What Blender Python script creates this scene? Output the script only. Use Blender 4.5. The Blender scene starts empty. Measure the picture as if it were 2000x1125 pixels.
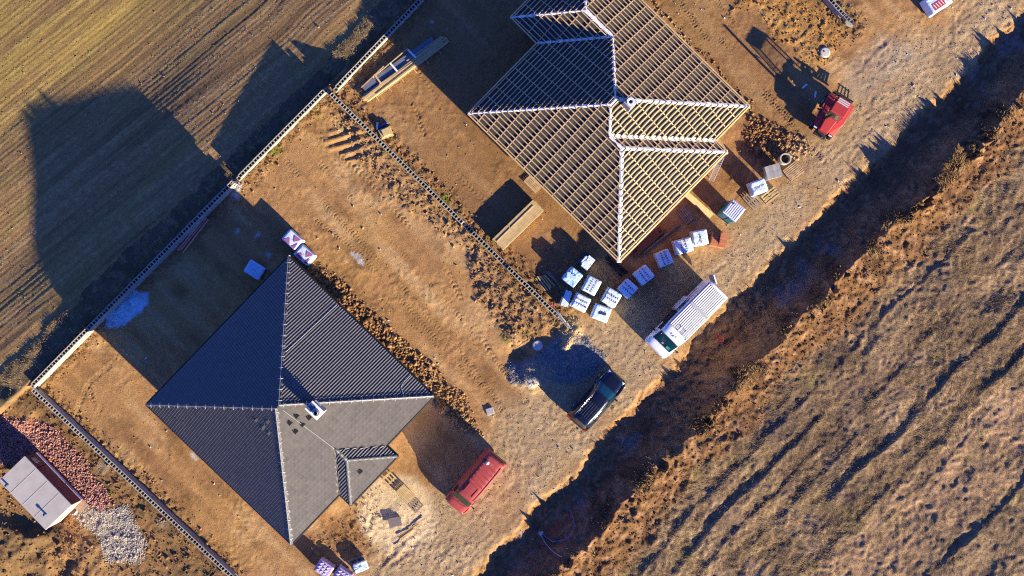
import bpy, bmesh, math, random
import numpy as np
from mathutils import Vector, Matrix

random.seed(7)
RNG = np.random.default_rng(11)
SC = bpy.context.scene
COL = SC.collection

# ------------------------------------------------------------------ camera, sky, sun, exposure
CAM_H, PPM = 66.0, 27.5                      # drone height (m), photo pixels per metre on the ground
cam_data = bpy.data.cameras.new('camera')
cam_data.sensor_width = 36.0
cam_data.lens = 36.0 * CAM_H / (2000.0 / PPM)
cam_data.clip_end = 3000.0
cam = bpy.data.objects.new('camera', cam_data)
cam.location = (0, 0, CAM_H)
COL.objects.link(cam)
SC.camera = cam

SUN_EL = math.radians(15.9)
SUN_AZ = (0.702, -0.712)                      # horizontal direction towards the sun
world = bpy.data.worlds.new('World')
SC.world = world
world.use_nodes = True
wn = world.node_tree
bg = wn.nodes['Background']
sky = wn.nodes.new('ShaderNodeTexSky')
sky.sky_type = 'NISHITA'
sky.sun_disc = False
sky.sun_elevation = SUN_EL
sky.sun_rotation = math.atan2(SUN_AZ[0], SUN_AZ[1])
sky.air_density = 1.0
sky.dust_density = 0.3
sky.ozone_density = 3.0
hs = wn.nodes.new('ShaderNodeVectorMath')     # warm white balance of the photograph: the clear sky reads deep blue
hs.operation = 'MULTIPLY'
hs.inputs[1].default_value = (0.42, 0.68, 1.78)
wn.links.new(sky.outputs[0], hs.inputs[0])
wn.links.new(hs.outputs[0], bg.inputs['Color'])
bg.inputs['Strength'].default_value = 0.05

sun_l = bpy.data.lights.new('sun', 'SUN')
sun_l.energy = 4.8
sun_l.angle = math.radians(0.53)
sun_l.color = (1.0, 0.86, 0.58)
sun = bpy.data.objects.new('sun', sun_l)
sd = Vector((SUN_AZ[0] * math.cos(SUN_EL), SUN_AZ[1] * math.cos(SUN_EL), math.sin(SUN_EL)))
sun.rotation_euler = sd.to_track_quat('Z', 'Y').to_euler()
sun.location = sd * 120
COL.objects.link(sun)

SC.view_settings.view_transform = 'Standard'
SC.view_settings.look = 'None'
SC.view_settings.exposure = 1.75
SC.view_settings.gamma = 1.0
SC.view_settings.use_curve_mapping = False
SC.cycles.filter_width = 1.2
SC.cycles.use_denoising = False
SC.cycles.max_bounces = 6
SC.cycles.diffuse_bounces = 3
SC.cycles.transparent_max_bounces = 6

# ------------------------------------------------------------------ helpers
def P(px, py, z=0.0):
    """world point at height z that the photograph shows at pixel (px, py)"""
    k = (CAM_H - z) / CAM_H / PPM
    return Vector(((px - 1000.0) * k, (562.5 - py) * k, z))

def lin(c):
    return tuple((v / 255.0 / 12.92) if v <= 10 else ((v / 255.0 + 0.055) / 1.055) ** 2.4 for v in c)

MATS = {}
def mat(name, col, rough=0.7, metal=0.0, noise=0.0, scale=6.0, bump=0.0, bscale=30.0, spec=0.3, col2=None, coat=0.0, wear=None):
    """procedural principled material: colour with noise variation, bump and optional wear blotches"""
    if name in MATS:
        return MATS[name]
    m = bpy.data.materials.new(name)
    m.use_nodes = True
    nt = m.node_tree
    b = nt.nodes['Principled BSDF']
    b.inputs['Roughness'].default_value = rough
    b.inputs['Metallic'].default_value = metal
    b.inputs['Specular IOR Level'].default_value = spec
    if coat:
        b.inputs['Coat Weight'].default_value = coat
        b.inputs['Coat Roughness'].default_value = 0.08
    c = (*col, 1)
    tc = nt.nodes.new('ShaderNodeTexCoord')
    if noise > 0 or col2:
        n = nt.nodes.new('ShaderNodeTexNoise')
        n.inputs['Scale'].default_value = scale
        n.inputs['Detail'].default_value = 6
        n.inputs['Roughness'].default_value = 0.65
        nt.links.new(tc.outputs['Object'], n.inputs['Vector'])
        r = nt.nodes.new('ShaderNodeValToRGB')
        r.color_ramp.elements[0].position = 0.3
        r.color_ramp.elements[1].position = 0.72
        a = col2 if col2 else tuple(v * (1 - noise) for v in col)
        bb = col if col2 else tuple(min(1, v * (1 + noise)) for v in col)
        r.color_ramp.elements[0].color = (*a, 1)
        r.color_ramp.elements[1].color = (*bb, 1)
        nt.links.new(n.outputs['Fac'], r.inputs['Fac'])
        out = r.outputs['Color']
        oi = nt.nodes.new('ShaderNodeObjectInfo')      # every piece a slightly different shade
        mr = nt.nodes.new('ShaderNodeMapRange')
        mr.inputs['To Min'].default_value = 1 - noise * 0.6
        mr.inputs['To Max'].default_value = 1 + noise * 0.6
        nt.links.new(oi.outputs['Random'], mr.inputs['Value'])
        mx = nt.nodes.new('ShaderNodeVectorMath'); mx.operation = 'SCALE'
        nt.links.new(out, mx.inputs[0]); nt.links.new(mr.outputs[0], mx.inputs['Scale'])
        out = mx.outputs[0]
        if wear:
            n2 = nt.nodes.new('ShaderNodeTexNoise')
            n2.inputs['Scale'].default_value = wear[1]
            n2.inputs['Detail'].default_value = 5
            nt.links.new(tc.outputs['Object'], n2.inputs['Vector'])
            r2 = nt.nodes.new('ShaderNodeValToRGB')
            r2.color_ramp.elements[0].position = wear[2]
            r2.color_ramp.elements[1].position = wear[2] + 0.12
            nt.links.new(n2.outputs['Fac'], r2.inputs['Fac'])
            mm = nt.nodes.new('ShaderNodeMix'); mm.data_type = 'RGBA'
            nt.links.new(r2.outputs['Color'], mm.inputs[0])
            nt.links.new(out, mm.inputs[6])
            mm.inputs[7].default_value = (*wear[0], 1)
            out = mm.outputs[2]
        nt.links.new(out, b.inputs['Base Color'])
    else:
        b.inputs['Base Color'].default_value = c
    if bump > 0:
        n3 = nt.nodes.new('ShaderNodeTexNoise')
        n3.inputs['Scale'].default_value = bscale
        n3.inputs['Detail'].default_value = 4
        nt.links.new(tc.outputs['Object'], n3.inputs['Vector'])
        bp = nt.nodes.new('ShaderNodeBump')
        bp.inputs['Strength'].default_value = min(1.0, bump)
        bp.inputs['Distance'].default_value = 0.03
        nt.links.new(n3.outputs['Fac'], bp.inputs['Height'])
        nt.links.new(bp.outputs[0], b.inputs['Normal'])
    MATS[name] = m
    return m

def glass_mat(name, col, through=0.25):
    if name in MATS:
        return MATS[name]
    m = bpy.data.materials.new(name); m.use_nodes = True
    nt = m.node_tree
    b = nt.nodes['Principled BSDF']
    b.inputs['Base Color'].default_value = (*col, 1)
    b.inputs['Roughness'].default_value = 0.05
    b.inputs['Specular IOR Level'].default_value = 0.7
    tr = nt.nodes.new('ShaderNodeBsdfTransparent')
    mx = nt.nodes.new('ShaderNodeMixShader')
    mx.inputs[0].default_value = through
    nt.links.new(b.outputs[0], mx.inputs[1]); nt.links.new(tr.outputs[0], mx.inputs[2])
    nt.links.new(mx.outputs[0], nt.nodes['Material Output'].inputs['Surface'])
    MATS[name] = m
    return m

def set_props(o, label=None, cat=None, group=None, kind=None):
    if label: o['label'] = label
    if cat: o['category'] = cat
    if group: o['group'] = group
    if kind: o['kind'] = kind
    return o

def thing(name, label, cat, loc=(0, 0, 0), rz=0.0, group=None):
    o = bpy.data.objects.new(name, None)
    o.empty_display_size = 0.3
    o.location = loc
    o.rotation_euler = (0, 0, rz)
    COL.objects.link(o)
    return set_props(o, label, cat, group)

def link_mesh(name, me, m=None, parent=None, loc=None, rot=None, scale=None):
    o = bpy.data.objects.new(name, me)
    if m is not None and not me.materials:
        me.materials.append(m)
    COL.objects.link(o)
    if parent is not None: o.parent = parent
    if loc is not None: o.location = loc
    if rot is not None: o.rotation_euler = rot
    if scale is not None: o.scale = scale
    return o

class MB:
    """collects simple shapes into one mesh"""
    def __init__(s):
        s.v = []; s.f = []
    def add(s, verts, faces):
        k = len(s.v)
        s.v += [tuple(v) for v in verts]
        s.f += [tuple(i + k for i in f) for f in faces]
        return s
    def box(s, c, d, rz=0.0, taper=1.0, rot=None):
        hx, hy, hz = d[0] / 2, d[1] / 2, d[2] / 2
        R = rot if rot is not None else Matrix.Rotation(rz, 3, 'Z')
        vs = []
        for z in (-1, 1):
            t = taper if z > 0 else 1.0
            for x, y in ((-1, -1), (1, -1), (1, 1), (-1, 1)):
                vs.append(Vector(c) + R @ Vector((x * hx * t, y * hy * t, z * hz)))
        return s.add(vs, [(3, 2, 1, 0), (4, 5, 6, 7), (0, 1, 5, 4), (1, 2, 6, 5), (2, 3, 7, 6), (3, 0, 4, 7)])
    def bar(s, a, b, w, h, up=(0, 0, 1)):
        a = Vector(a); b = Vector(b)
        d = (b - a); L = d.length
        if L < 1e-6: return s
        d.normalize()
        y = Vector(up).cross(d)
        if y.length < 1e-4: y = Vector((1, 0, 0)).cross(d)
        y.normalize()
        z = d.cross(y)
        R = Matrix((d, y, z)).transposed()
        return s.box((a + b) / 2, (L, w, h), rot=R)
    def tube(s, pts, r, n=8, cap=True, r_end=None):
        pts = [Vector(p) for p in pts]
        k0 = len(s.v); rings = []
        for i, p in enumerate(pts):
            d = (pts[min(i + 1, len(pts) - 1)] - pts[max(i - 1, 0)])
            d.normalize()
            a = Vector((0, 0, 1)) if abs(d.z) < 0.9 else Vector((1, 0, 0))
            u = d.cross(a).normalized(); w = d.cross(u)
            rr = r if r_end is None else r + (r_end - r) * i / max(1, len(pts) - 1)
            rings.append(len(s.v))
            for j in range(n):
                t = 2 * math.pi * j / n
                s.v.append(tuple(p + (u * math.cos(t) + w * math.sin(t)) * rr))
        for i in range(len(pts) - 1):
            for j in range(n):
                a0 = rings[i] + j; a1 = rings[i] + (j + 1) % n
                b0 = rings[i + 1] + j; b1 = rings[i + 1] + (j + 1) % n
                s.f.append((a0, a1, b1, b0))
        if cap:
            s.f.append(tuple(rings[0] + j for j in range(n))[::-1])
            s.f.append(tuple(rings[-1] + j for j in range(n)))
        return s
    def lathe(s, prof, n=24, c=(0, 0, 0), axis='Z'):
        k0 = len(s.v)
        for (r, z) in prof:
            for j in range(n):
                t = 2 * math.pi * j / n
                if axis == 'Z': p = (r * math.cos(t), r * math.sin(t), z)
                elif axis == 'Y': p = (r * math.cos(t), z, r * math.sin(t))
                else: p = (z, r * math.cos(t), r * math.sin(t))
                s.v.append((p[0] + c[0], p[1] + c[1], p[2] + c[2]))
        for i in range(len(prof) - 1):
            for j in range(n):
                a = k0 + i * n + j; b = k0 + i * n + (j + 1) % n
                s.f.append((a, b, b + n, a + n))
        return s
    def mesh(s, name, smooth=False):
        me = bpy.data.meshes.new(name)
        me.from_pydata(s.v, [], s.f)
        bm = bmesh.new(); bm.from_mesh(me)
        bmesh.ops.recalc_face_normals(bm, faces=bm.faces[:])
        bm.to_mesh(me); bm.free()
        if smooth:
            me.polygons.foreach_set('use_smooth', [True] * len(me.polygons))
        return me
    def build(s, name, m, parent=None, loc=None, rot=None, smooth=False, bevel=0.0, seg=1):
        me = s.mesh(name, smooth)
        o = link_mesh(name, me, m, parent, loc, rot)
        if bevel > 0:
            bv = o.modifiers.new('bevel', 'BEVEL')
            bv.width = bevel; bv.segments = seg; bv.limit_method = 'ANGLE'
        return o

def np_mesh(name, verts, quads, smooth=True):
    """fast mesh from numpy arrays (quads: n x 4, or n x 3)"""
    me = bpy.data.meshes.new(name)
    nv, (nf, k) = len(verts), quads.shape
    me.vertices.add(nv); me.vertices.foreach_set('co', np.asarray(verts, np.float32).ravel())
    me.loops.add(nf * k); me.loops.foreach_set('vertex_index', np.asarray(quads, np.int32).ravel())
    me.polygons.add(nf)
    me.polygons.foreach_set('loop_start', np.arange(0, nf * k, k, dtype=np.int32))
    me.polygons.foreach_set('loop_total', np.full(nf, k, np.int32))
    me.polygons.foreach_set('use_smooth', np.full(nf, smooth, bool))
    me.update(calc_edges=True)
    return me

def text_mesh(txt, size, depth=0.004, shear=0.0):
    cu = bpy.data.curves.new('lettering', 'FONT')
    cu.body = txt; cu.size = size; cu.extrude = depth; cu.align_x = 'CENTER'; cu.align_y = 'CENTER'
    cu.shear = shear; cu.resolution_u = 2; cu.offset = size * 0.012
    o = bpy.data.objects.new('tmp_text', cu); COL.objects.link(o)
    dg = bpy.context.evaluated_depsgraph_get()
    me = bpy.data.meshes.new_from_object(o.evaluated_get(dg))
    bpy.data.objects.remove(o); bpy.data.curves.remove(cu)
    me.name = 'lettering'
    me.materials.clear()
    return me

# ---- numpy noise
def vnoise(x, y, seed=0):
    xi = np.floor(x).astype(np.int64); yi = np.floor(y).astype(np.int64)
    xf = x - xi; yf = y - yi
    def h(a, b):
        n = (a * 374761393 + b * 668265263 + seed * 974634777) & 0xFFFFFFFF
        n = ((n ^ (n >> 13)) * 1274126177) & 0xFFFFFFFF
        return ((n ^ (n >> 16)) & 0xFFFFFF) / float(0xFFFFFF)
    u = xf * xf * (3 - 2 * xf); v = yf * yf * (3 - 2 * yf)
    a = h(xi, yi); b = h(xi + 1, yi); c = h(xi, yi + 1); d = h(xi + 1, yi + 1)
    return (a + (b - a) * u) * (1 - v) + (c + (d - c) * u) * v

def fbm(x, y, scale, octs=4, seed=0, gain=0.5):
    s = np.zeros_like(x); amp = 1.0; tot = 0.0
    ca, sa = 0.8, 0.6
    for i in range(octs):
        s += amp * (vnoise(x / scale, y / scale, seed + i * 17) - 0.5) * 2
        tot += amp; amp *= gain; scale *= 0.5
        x, y = x * ca - y * sa + 3.1, x * sa + y * ca + 1.7
    return s / tot

def sstep(a, b, x):
    t = np.clip((x - a) / (b - a), 0, 1)
    return t * t * (3 - 2 * t)

def px_poly(pts):
    return [(P(a, b).x, P(a, b).y) for a, b in pts]

def seg_dist(X, Y, pts, closed=False):
    """distance to a polyline and the arc length of the nearest point"""
    best = np.full(X.shape, 1e9); arc = np.zeros(X.shape); side = np.zeros(X.shape)
    L = 0.0
    n = len(pts)
    for i in range(n if closed else n - 1):
        ax, ay = pts[i]; bx, by = pts[(i + 1) % n]
        dx, dy = bx - ax, by - ay
        ll = math.hypot(dx, dy)
        if ll < 1e-9: continue
        t = np.clip(((X - ax) * dx + (Y - ay) * dy) / (ll * ll), 0, 1)
        ex = X - (ax + t * dx); ey = Y - (ay + t * dy)
        d = np.hypot(ex, ey)
        m = d < best
        best = np.where(m, d, best)
        arc = np.where(m, L + t * ll, arc)
        side = np.where(m, np.sign(dx * ey - dy * ex), side)
        L += ll
    return best, arc, side

def poly_sd(X, Y, pts):
    """signed distance, positive inside"""
    d, _, _ = seg_dist(X, Y, pts, True)
    ins = np.zeros(X.shape, bool)
    n = len(pts)
    for i in range(n):
        ax, ay = pts[i]; bx, by = pts[(i + 1) % n]
        if ay == by: continue
        c = ((ay > Y) != (by > Y)) & (X < (bx - ax) * (Y - ay) / (by - ay) + ax)
        ins ^= c
    return np.where(ins, d, -d)
# ------------------------------------------------------------------ terrain: one continuous sheet, split by zone
KILL = (1.54, 1.43, 1.38)
def A(r, g, b):
    c = lin((r, g, b))
    return np.array([c[i] / KILL[i] for i in range(3)])

RES = 0.085
def axis(lo, hi, far):
    core = np.arange(lo, hi + RES, RES)
    out = []
    s, p = 0.2, core[-1]
    while p < far:
        p += s; s *= 1.28; out.append(p)
    out = np.array(out)
    low = core[0] - (out - core[-1])
    return np.concatenate([low[::-1], core, out])
gx = axis(-41.0, 41.0, 900.0)
gy = axis(-25.0, 25.0, 900.0)
GX, GY = np.meshgrid(gx, gy)
X, Y = GX.ravel(), GY.ravel()
NXg, NYg = len(gx), len(gy)
core_mask = (np.abs(X) < 42.5) & (np.abs(Y) < 26.5)

# shared noises
N_big = fbm(X, Y, 7.0, 4, 1)
N_mid = fbm(X, Y, 1.6, 4, 2)
N_sm = fbm(X, Y, 0.5, 3, 3)
N_fin = fbm(X, Y, 0.22, 2, 4)
CL1 = 1 - np.abs(fbm(X, Y, 0.55, 3, 5)) * 2.2          # ridged lumps
CL2 = np.clip(vnoise(X / 0.3, Y / 0.3, 21) * 1.7 - 0.6, 0, 1) ** 1.2 * (0.4 + 0.6 * vnoise(X / 0.8, Y / 0.8, 22))
WX = X + 0.35 * fbm(X, Y, 1.3, 3, 31) + 0.12 * N_sm     # wobbled coordinates for ragged borders
WY = Y + 0.35 * fbm(X, Y, 1.3, 3, 32) + 0.12 * N_fin

# ---- wall frame: n along the long north-west wall, w outwards from it
wa = P(60, 757); wb = P(637, 172)
wdir = (wb - wa).normalized(); wnor = Vector((-wdir.y, wdir.x, 0))
n_ = (X - wa.x) * wdir.x + (Y - wa.y) * wdir.y
w_ = (X - wa.x) * wnor.x + (Y - wa.y) * wnor.y

# ---- ditch frame
DITCH = px_poly([(300, 1745), (700, 1345), (919, 1122), (1002, 1033), (1047, 983), (1092, 950), (1167, 863), (1213, 813), (1277, 750),
                 (1333, 685), (1420, 595), (1463, 562), (1520, 498), (1563, 448), (1616, 398), (1643, 375), (1710, 307), (1776, 237),
                 (1850, 167), (1906, 107), (1966, 50), (2000, 17), (2500, -480), (12000, -9800)])
DITCH = [(-3000 / PPM, -3000 / PPM)] + DITCH if False else DITCH
WDX = 0.42 * fbm(X, Y, 2.6, 4, 33)
d_d, d_arc, d_side = seg_dist(X + 0.12 * N_sm + WDX, Y + 0.12 * N_fin - WDX, DITCH)
r_ = -d_side * d_d                                     # > 0 on the ditch and meadow side
r_w = r_ + 0.35 * N_mid

# ---- masks
field_poly = px_poly([(-9000, 10200), (-400, 1140), (37, 703), (143, 593), (610, 141), (667, 84), (745, 0), (1300, -560), (9000, -8300), (-30000, -30000)])
sd_field = poly_sd(WX, WY, field_poly)
m_field = sstep(-0.12, 0.12, sd_field)
plot1_poly = px_poly([(60, 757), (637, 172), (1105, 632), (1150, 690), (480, 1180)])
sd_plot1 = poly_sd(X, Y, plot1_poly)
nb_poly = px_poly([(60, 757), (455, 1135), (800, 1480), (-1500, 2200), (-1500, 800), (-400, 1140)])
sd_nb = poly_sd(X, Y, nb_poly)                          # neighbouring plot on the south-west
m_nb = sstep(-0.1, 0.1, sd_nb) * (1 - m_field)
verge = (1 - m_field) * sstep(0.05, 0.15, w_) * (1 - sstep(46, 48, n_))
m_meadow = sstep(6.6, 7.9, r_ + 1.3 * N_mid + 1.0 * N_big)
m_ditch = sstep(-0.05, 0.25, r_) * (1 - m_meadow)

# ---- base height
z = np.zeros_like(X)
nc = np.clip(n_, -4, 44); wc = np.clip(w_, 0, 30)
z_out = 0.75 - 0.040 * nc - 0.05 * np.minimum(wc, 3) - 0.145 * np.clip(wc - 3, 0, 12) - 0.04 * np.clip(wc - 15, 0, 30) - 0.13 * m_field
z_out -= 0.42 * np.exp(-((n_ - 21) / 5.5) ** 2 - ((w_ - 11) / 4.0) ** 2) + 0.34 * np.exp(-((n_ - 6.5) / 4.5) ** 2 - ((w_ - 7.5) / 3.5) ** 2)
z_out += 0.85 * sstep(30.2, 33.0, n_) * (1 - sstep(6.0, 16.0, w_))
z_out = z_out * (1 - sstep(44, 60, n_) * 0.3)
out_side = sstep(0.02, 0.12, w_)
z = z * (1 - out_side) + z_out * out_side
z += m_nb * (1 - out_side) * 0.12

# road slightly crowned, ditch and spoil heap
crest = 4.2 + 0.8 * fbm(d_arc, d_arc * 0 + 3.3, 3.5, 3, 41) + 0.5 * N_mid
prof = np.zeros_like(X)
dn = sstep(-0.25, 1.1, r_ + 0.35 * N_sm)
bot = -0.52 + 0.24 * N_mid + 0.20 * CL2 + 0.10 * N_sm + 0.05 * N_fin
rise = np.clip((r_ - 2.0) / np.maximum(crest - 2.0, 0.6), 0, 1)
crest_h = 0.84 + 0.46 * fbm(X, Y, 2.2, 4, 42) + 0.20 * CL2 * sstep(2.0, 3.2, r_) + 0.06 * N_fin
inner = bot + (crest_h - bot) * rise ** 1.15
outer = crest_h * 0.48 + crest_h * 0.52 * np.exp(-np.clip(r_ - crest, 0, 50) / 1.5)
prof = np.where(r_ < crest, inner, outer)
z = np.where(r_ > -0.8, z * (1 - dn) + prof * dn, z)
# tall clumps on the heap that throw the toothed shadows across the road edge
for (tx, ty, wd) in [(1677, 280, 1.0), (1700, 262, .8), (1650, 312, .6), (1785, 188, 1.1), (1812, 170, .6), (1872, 112, .35), (1905, 70, .9), (1935, 45, .9),
                     (1522, 462, .5), (1500, 492, .6), (1478, 520, .5), (1548, 440, .35), (990, 968, .25), (1004, 985, .6), (1040, 962, .3),
                     (1137, 878, .4), (1193, 806, .6), (1278, 706, .9), (1310, 688, .5), (1968, 14, .8)]:
    q = P(tx, ty)
    rt, at, st = seg_dist(np.array([q.x]), np.array([q.y]), DITCH)
    reach = 4.3 - float(-st[0] * rt[0])
    hgt = min(2.1, reach * math.tan(SUN_EL)) + 0.06
    c = q + Vector((SUN_AZ[0], SUN_AZ[1], 0)) * (hgt / math.tan(SUN_EL))
    rad = wd * 0.85
    dd = np.hypot(X - c.x, Y - c.y) / rad
    near = dd < 2
    bump = np.zeros_like(X)
    bump[near] = np.clip(1.35 - dd[near] ** 2 * 1.1, 0, 1) * (0.55 + 0.45 * CL1[near]) * (0.8 + 0.35 * N_fin[near])
    z = np.maximum(z, bump * hgt * 1.05 + (bump <= 0) * -99)

mst = fbm(d_arc / 5.0, r_ / 0.5, 1.0, 4, 72, 0.6)        # long streaks parallel to the road
# meadow ruts parallel to the road: steep side towards the ditch
rr = r_ - 0.8 * WDX + 0.3 * fbm(X, Y, 8.0, 2, 51) + 0.08 * N_mid
rut_specs = [(8.4, .15, .4), (10.1, .22, .45), (11.6, .12, .4), (13.0, .14, .4), (14.6, .27, .5), (17.0, .26, .5), (18.4, .08, .4), (23.5, .20, .4), (26.5, .10, .4)]
for k, (r0, hh, wd) in enumerate(rut_specs):
    on = sstep(-0.15, 0.45, fbm(d_arc, d_arc * 0 + 7.7 * k, 7.0, 3, 60 + k) + 0.18 + 0.15 * N_mid)
    s = rr - r0
    z += m_meadow * on * hh * 0.62 * (sstep(-0.18, 0.0, s) * np.exp(-np.clip(s, 0, 9) / (wd * 1.6)) - 0.25 * np.exp(-((s + 0.45) / 0.3) ** 2))
z += m_meadow * (0.012 * fbm(X, Y, 1.1, 4, 71, 0.6) + 0.016 * mst + 0.006 * N_sm + 0.008 * N_fin) * np.where(r_ < 18, 1.35, 0.7)

# field rows
th = math.radians(39.5)
qf = -X * math.sin(th) + Y * math.cos(th)
pf = X * math.cos(th) + Y * math.sin(th)
band = fbm(pf / 11.0, qf / 0.42, 1.0, 4, 81, 0.65)            # long streaks along the rows
rows = np.sin(2 * math.pi * (qf + 0.05 * N_mid) / 0.34) * (0.5 + 0.5 * vnoise(pf / 4.0, qf / 0.34, 83)) + 1.6 * fbm(pf / 16.0, qf / 0.22, 1.0, 2, 84)
fieldrel = 0.008 * rows + 0.010 * band + 0.005 * N_sm + 0.006 * CL2 * (0.5 + band) + 0.006 * N_fin
z += m_field * fieldrel
# bank at the field edge
z += 0.04 * np.exp(-((sd_field + 0.7) / 0.45) ** 2) * out_side * (0.6 + 0.6 * N_mid)
z += verge * (0.04 * N_sm + 0.03 * CL2 + 0.04 * N_mid)

# ---- plots and road relief
inside = (1 - out_side) * (r_ < 0.05) * (1 - m_nb)
d_walls = np.minimum.reduce([seg_dist(X, Y, px_poly(p))[0] for p in
    ([(60, 757), (637, 172)], [(60, 757), (455, 1135)], [(637, 172), (1105, 632)], [(640, 185), (825, -5)], [(1615, -5), (1660, 48)])])
clod_band = poly_sd(WX, WY, px_poly([(560, 500), (630, 515), (710, 590), (785, 665), (855, 720), (915, 790), (940, 850), (880, 830), (840, 780), (560, 520)]))
heap_mid = poly_sd(WX, WY, px_poly([(700, 220), (800, 320), (905, 425), (1000, 530), (1092, 630), (1075, 665), (1000, 672), (970, 640), (925, 570), (905, 490), (800, 420), (700, 320), (655, 230)]))
churn = poly_sd(WX, WY, px_poly([(1290, 30), (1330, 60), (1400, 130), (1470, 230), (1560, 260), (1590, 300), (1500, 320), (1450, 300), (1470, 205), (1400, 140), (1255, -20)]))
churn2 = poly_sd(WX, WY, px_poly([(1425, 25), (1480, 20), (1510, 70), (1600, 150), (1640, 100), (1660, 60), (1560, -20), (1440, -20)]))
porch_dirt = poly_sd(WX, WY, px_poly([(600, 1050), (690, 990), (760, 930), (740, 990), (730, 1060), (660, 1090), (600, 1080)]))
m_clod = np.clip(np.maximum.reduce([1 - sstep(0.3, 1.7, d_walls), sstep(-0.3, 0.5, clod_band), sstep(-0.3, 0.6, heap_mid) * 0.85,
                                    sstep(-0.4, 0.5, churn), sstep(-0.3, 0.6, churn2) * 0.6, sstep(-0.3, .5, porch_dirt) * 0.5]), 0, 1)
rough = sstep(-0.25, 0.45, fbm(X, Y, 3.2, 4, 147) + 0.3 * N_mid)
plotrel = 0.04 * N_big + 0.02 * N_mid + (0.010 + 0.016 * rough) * N_sm + (0.008 + 0.022 * rough) * N_fin + 0.02 * CL2 * sstep(0.1, 0.5, fbm(X, Y, 2.6, 5, 146))
clodrel = 0.09 * CL2 + 0.05 * N_sm + 0.035 * N_fin + 0.05 * np.clip(CL1, 0, 1)
z += inside * (plotrel + m_clod * clodrel)
z += inside * sstep(-0.2, 1.2, heap_mid) * 0.16
z += m_nb * (0.05 * CL2 + 0.05 * N_sm + 0.03 * N_fin)
mounds = poly_sd(X, Y, px_poly([(-200, 1000), (60, 1010), (110, 1040), (190, 1060), (200, 1125), (150, 1300), (-300, 1300)]))
z += m_nb * sstep(-0.6, 0.8, mounds) * (0.35 + 0.75 * fbm(X, Y, 2.3, 4, 91))
mnd2 = poly_sd(X, Y, px_poly([(-60, 745), (45, 765), (75, 800), (60, 840), (-60, 830)]))
z += sstep(-0.4, 0.6, mnd2) * (0.30 + 0.3 * N_mid)

# gravel heap (slate chips) beside the black car, shallow
grav = poly_sd(WX, WY, px_poly([(992, 700), (1022, 705), (1060, 690), (1085, 655), (1120, 652), (1155, 665), (1180, 700), (1160, 735), (1110, 755), (1075, 745), (1030, 752), (1000, 748)]))
m_grav = sstep(-0.15, 0.25, grav)
z += m_grav * 0.10 + 0.03 * m_grav * N_fin
for (cx, cy, rad, h) in [(1048, 735, 1.35, .40), (1106, 672, .55, .42), (1118, 648, 1.0, .28), (1010, 670, 1.1, .20)]:
    c = P(cx, cy)
    dd = np.hypot(WX - c.x, WY - c.y) / rad
    z += h * np.clip(1 - dd * dd, 0, 1) ** 1.5 * (0.85 + 0.4 * N_sm)
# pit beside the manhole
c = P(1012, 692); dd = np.hypot(WX - c.x, (WY - c.y) * 1.5) / 1.0
z -= 0.35 * np.exp(-dd * dd)
# white sand heap by the pallets, cement patch
c = P(775, 1002); sandd = np.hypot((WX - c.x), (WY - c.y)) / 2.4
m_sand = np.clip(1.35 - sandd, 0, 1)
z += 0.12 * np.clip(1 - sandd, 0, 1)

# ---- tyre tracks with chevron treads
def track(pts, width, period, amp, depth, sl=1.0, fade=0.35, seed=0, zone=None):
    global z
    d, a, s = seg_dist(X + 0.05 * N_mid, Y + 0.05 * N_mid, px_poly(pts))
    across = d / (width / 2)
    prof = 1 - sstep(0.75, 1.05, across)
    ph = a / period + sl * np.abs(across) * 0.6
    saw = (ph - np.floor(ph))
    tread = np.where(saw < 0.5, 1.0, -1.0) * sstep(0, 0.12, saw) * (1 - sstep(0.88, 1, saw))
    on = sstep(-fade * .9, 0.3, fbm(a, a * 0 + seed * 3.7, 2.0, 3, 100 + seed) + 0.4 * N_mid) * (0.7 + 0.4 * N_sm)
    add = prof * on * (1.5 * amp * tread - depth) + (np.exp(-((across - 1.15) / 0.2) ** 2)) * on * depth * 0.7
    z += add * (1 if zone is None else zone)
    return prof * on
trk = np.zeros_like(X)
def pair(pts, gap, *a, **k):
    global trk
    v = [Vector(p) for p in pts]
    for sgn in (-1, 1):
        o = []
        for i, p in enumerate(v):
            d = (v[min(i + 1, len(v) - 1)] - v[max(i - 1, 0)]); d.normalize()
            nrm = Vector((-d.y, d.x)) * gap * PPM / 2 * sgn
            o.append((p.x + nrm.x, p.y + nrm.y))
        k2 = dict(k); k2['seed'] = k.get('seed', 0) * 2 + (sgn > 0)
        trk = np.maximum(trk, track(o, *a, **k2))
pair([(1010, 800), (930, 690), (830, 575), (730, 465), (640, 370), (575, 300)], 1.7, 0.42, 0.24, 0.020, 0.03, seed=1)
pair([(950, 830), (870, 720), (770, 610), (690, 520), (600, 450)], 1.9, 0.40, 0.24, 0.020, 0.025, seed=2)
pair([(985, 690), (935, 610), (885, 500), (810, 420), (730, 330), (640, 250)], 1.6, 0.45, 0.34, 0.02, 0.03, seed=3)
pair([(1285, -20), (1345, 70), (1425, 150), (1510, 235), (1590, 330)], 1.7, 0.5, 0.22, 0.026, 0.03, seed=4)
pair([(1350, -20), (1430, 70), (1500, 150), (1560, 215)], 1.6, 0.42, 0.20, 0.022, 0.025, seed=5)
pair([(785, 130), (830, 200), (855, 270), (870, 350), (940, 420)], 1.7, 0.45, 0.3, 0.02, 0.025, seed=6)
pair([(150, 760), (172, 830), (230, 900), (330, 1000), (440, 1110)], 1.7, 0.4, 0.26, 0.02, 0.025, seed=7)
pair([(300, 690), (240, 720), (190, 760), (160, 830)], 1.5, 0.42, 0.34, 0.014, 0.02, seed=8)
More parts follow.
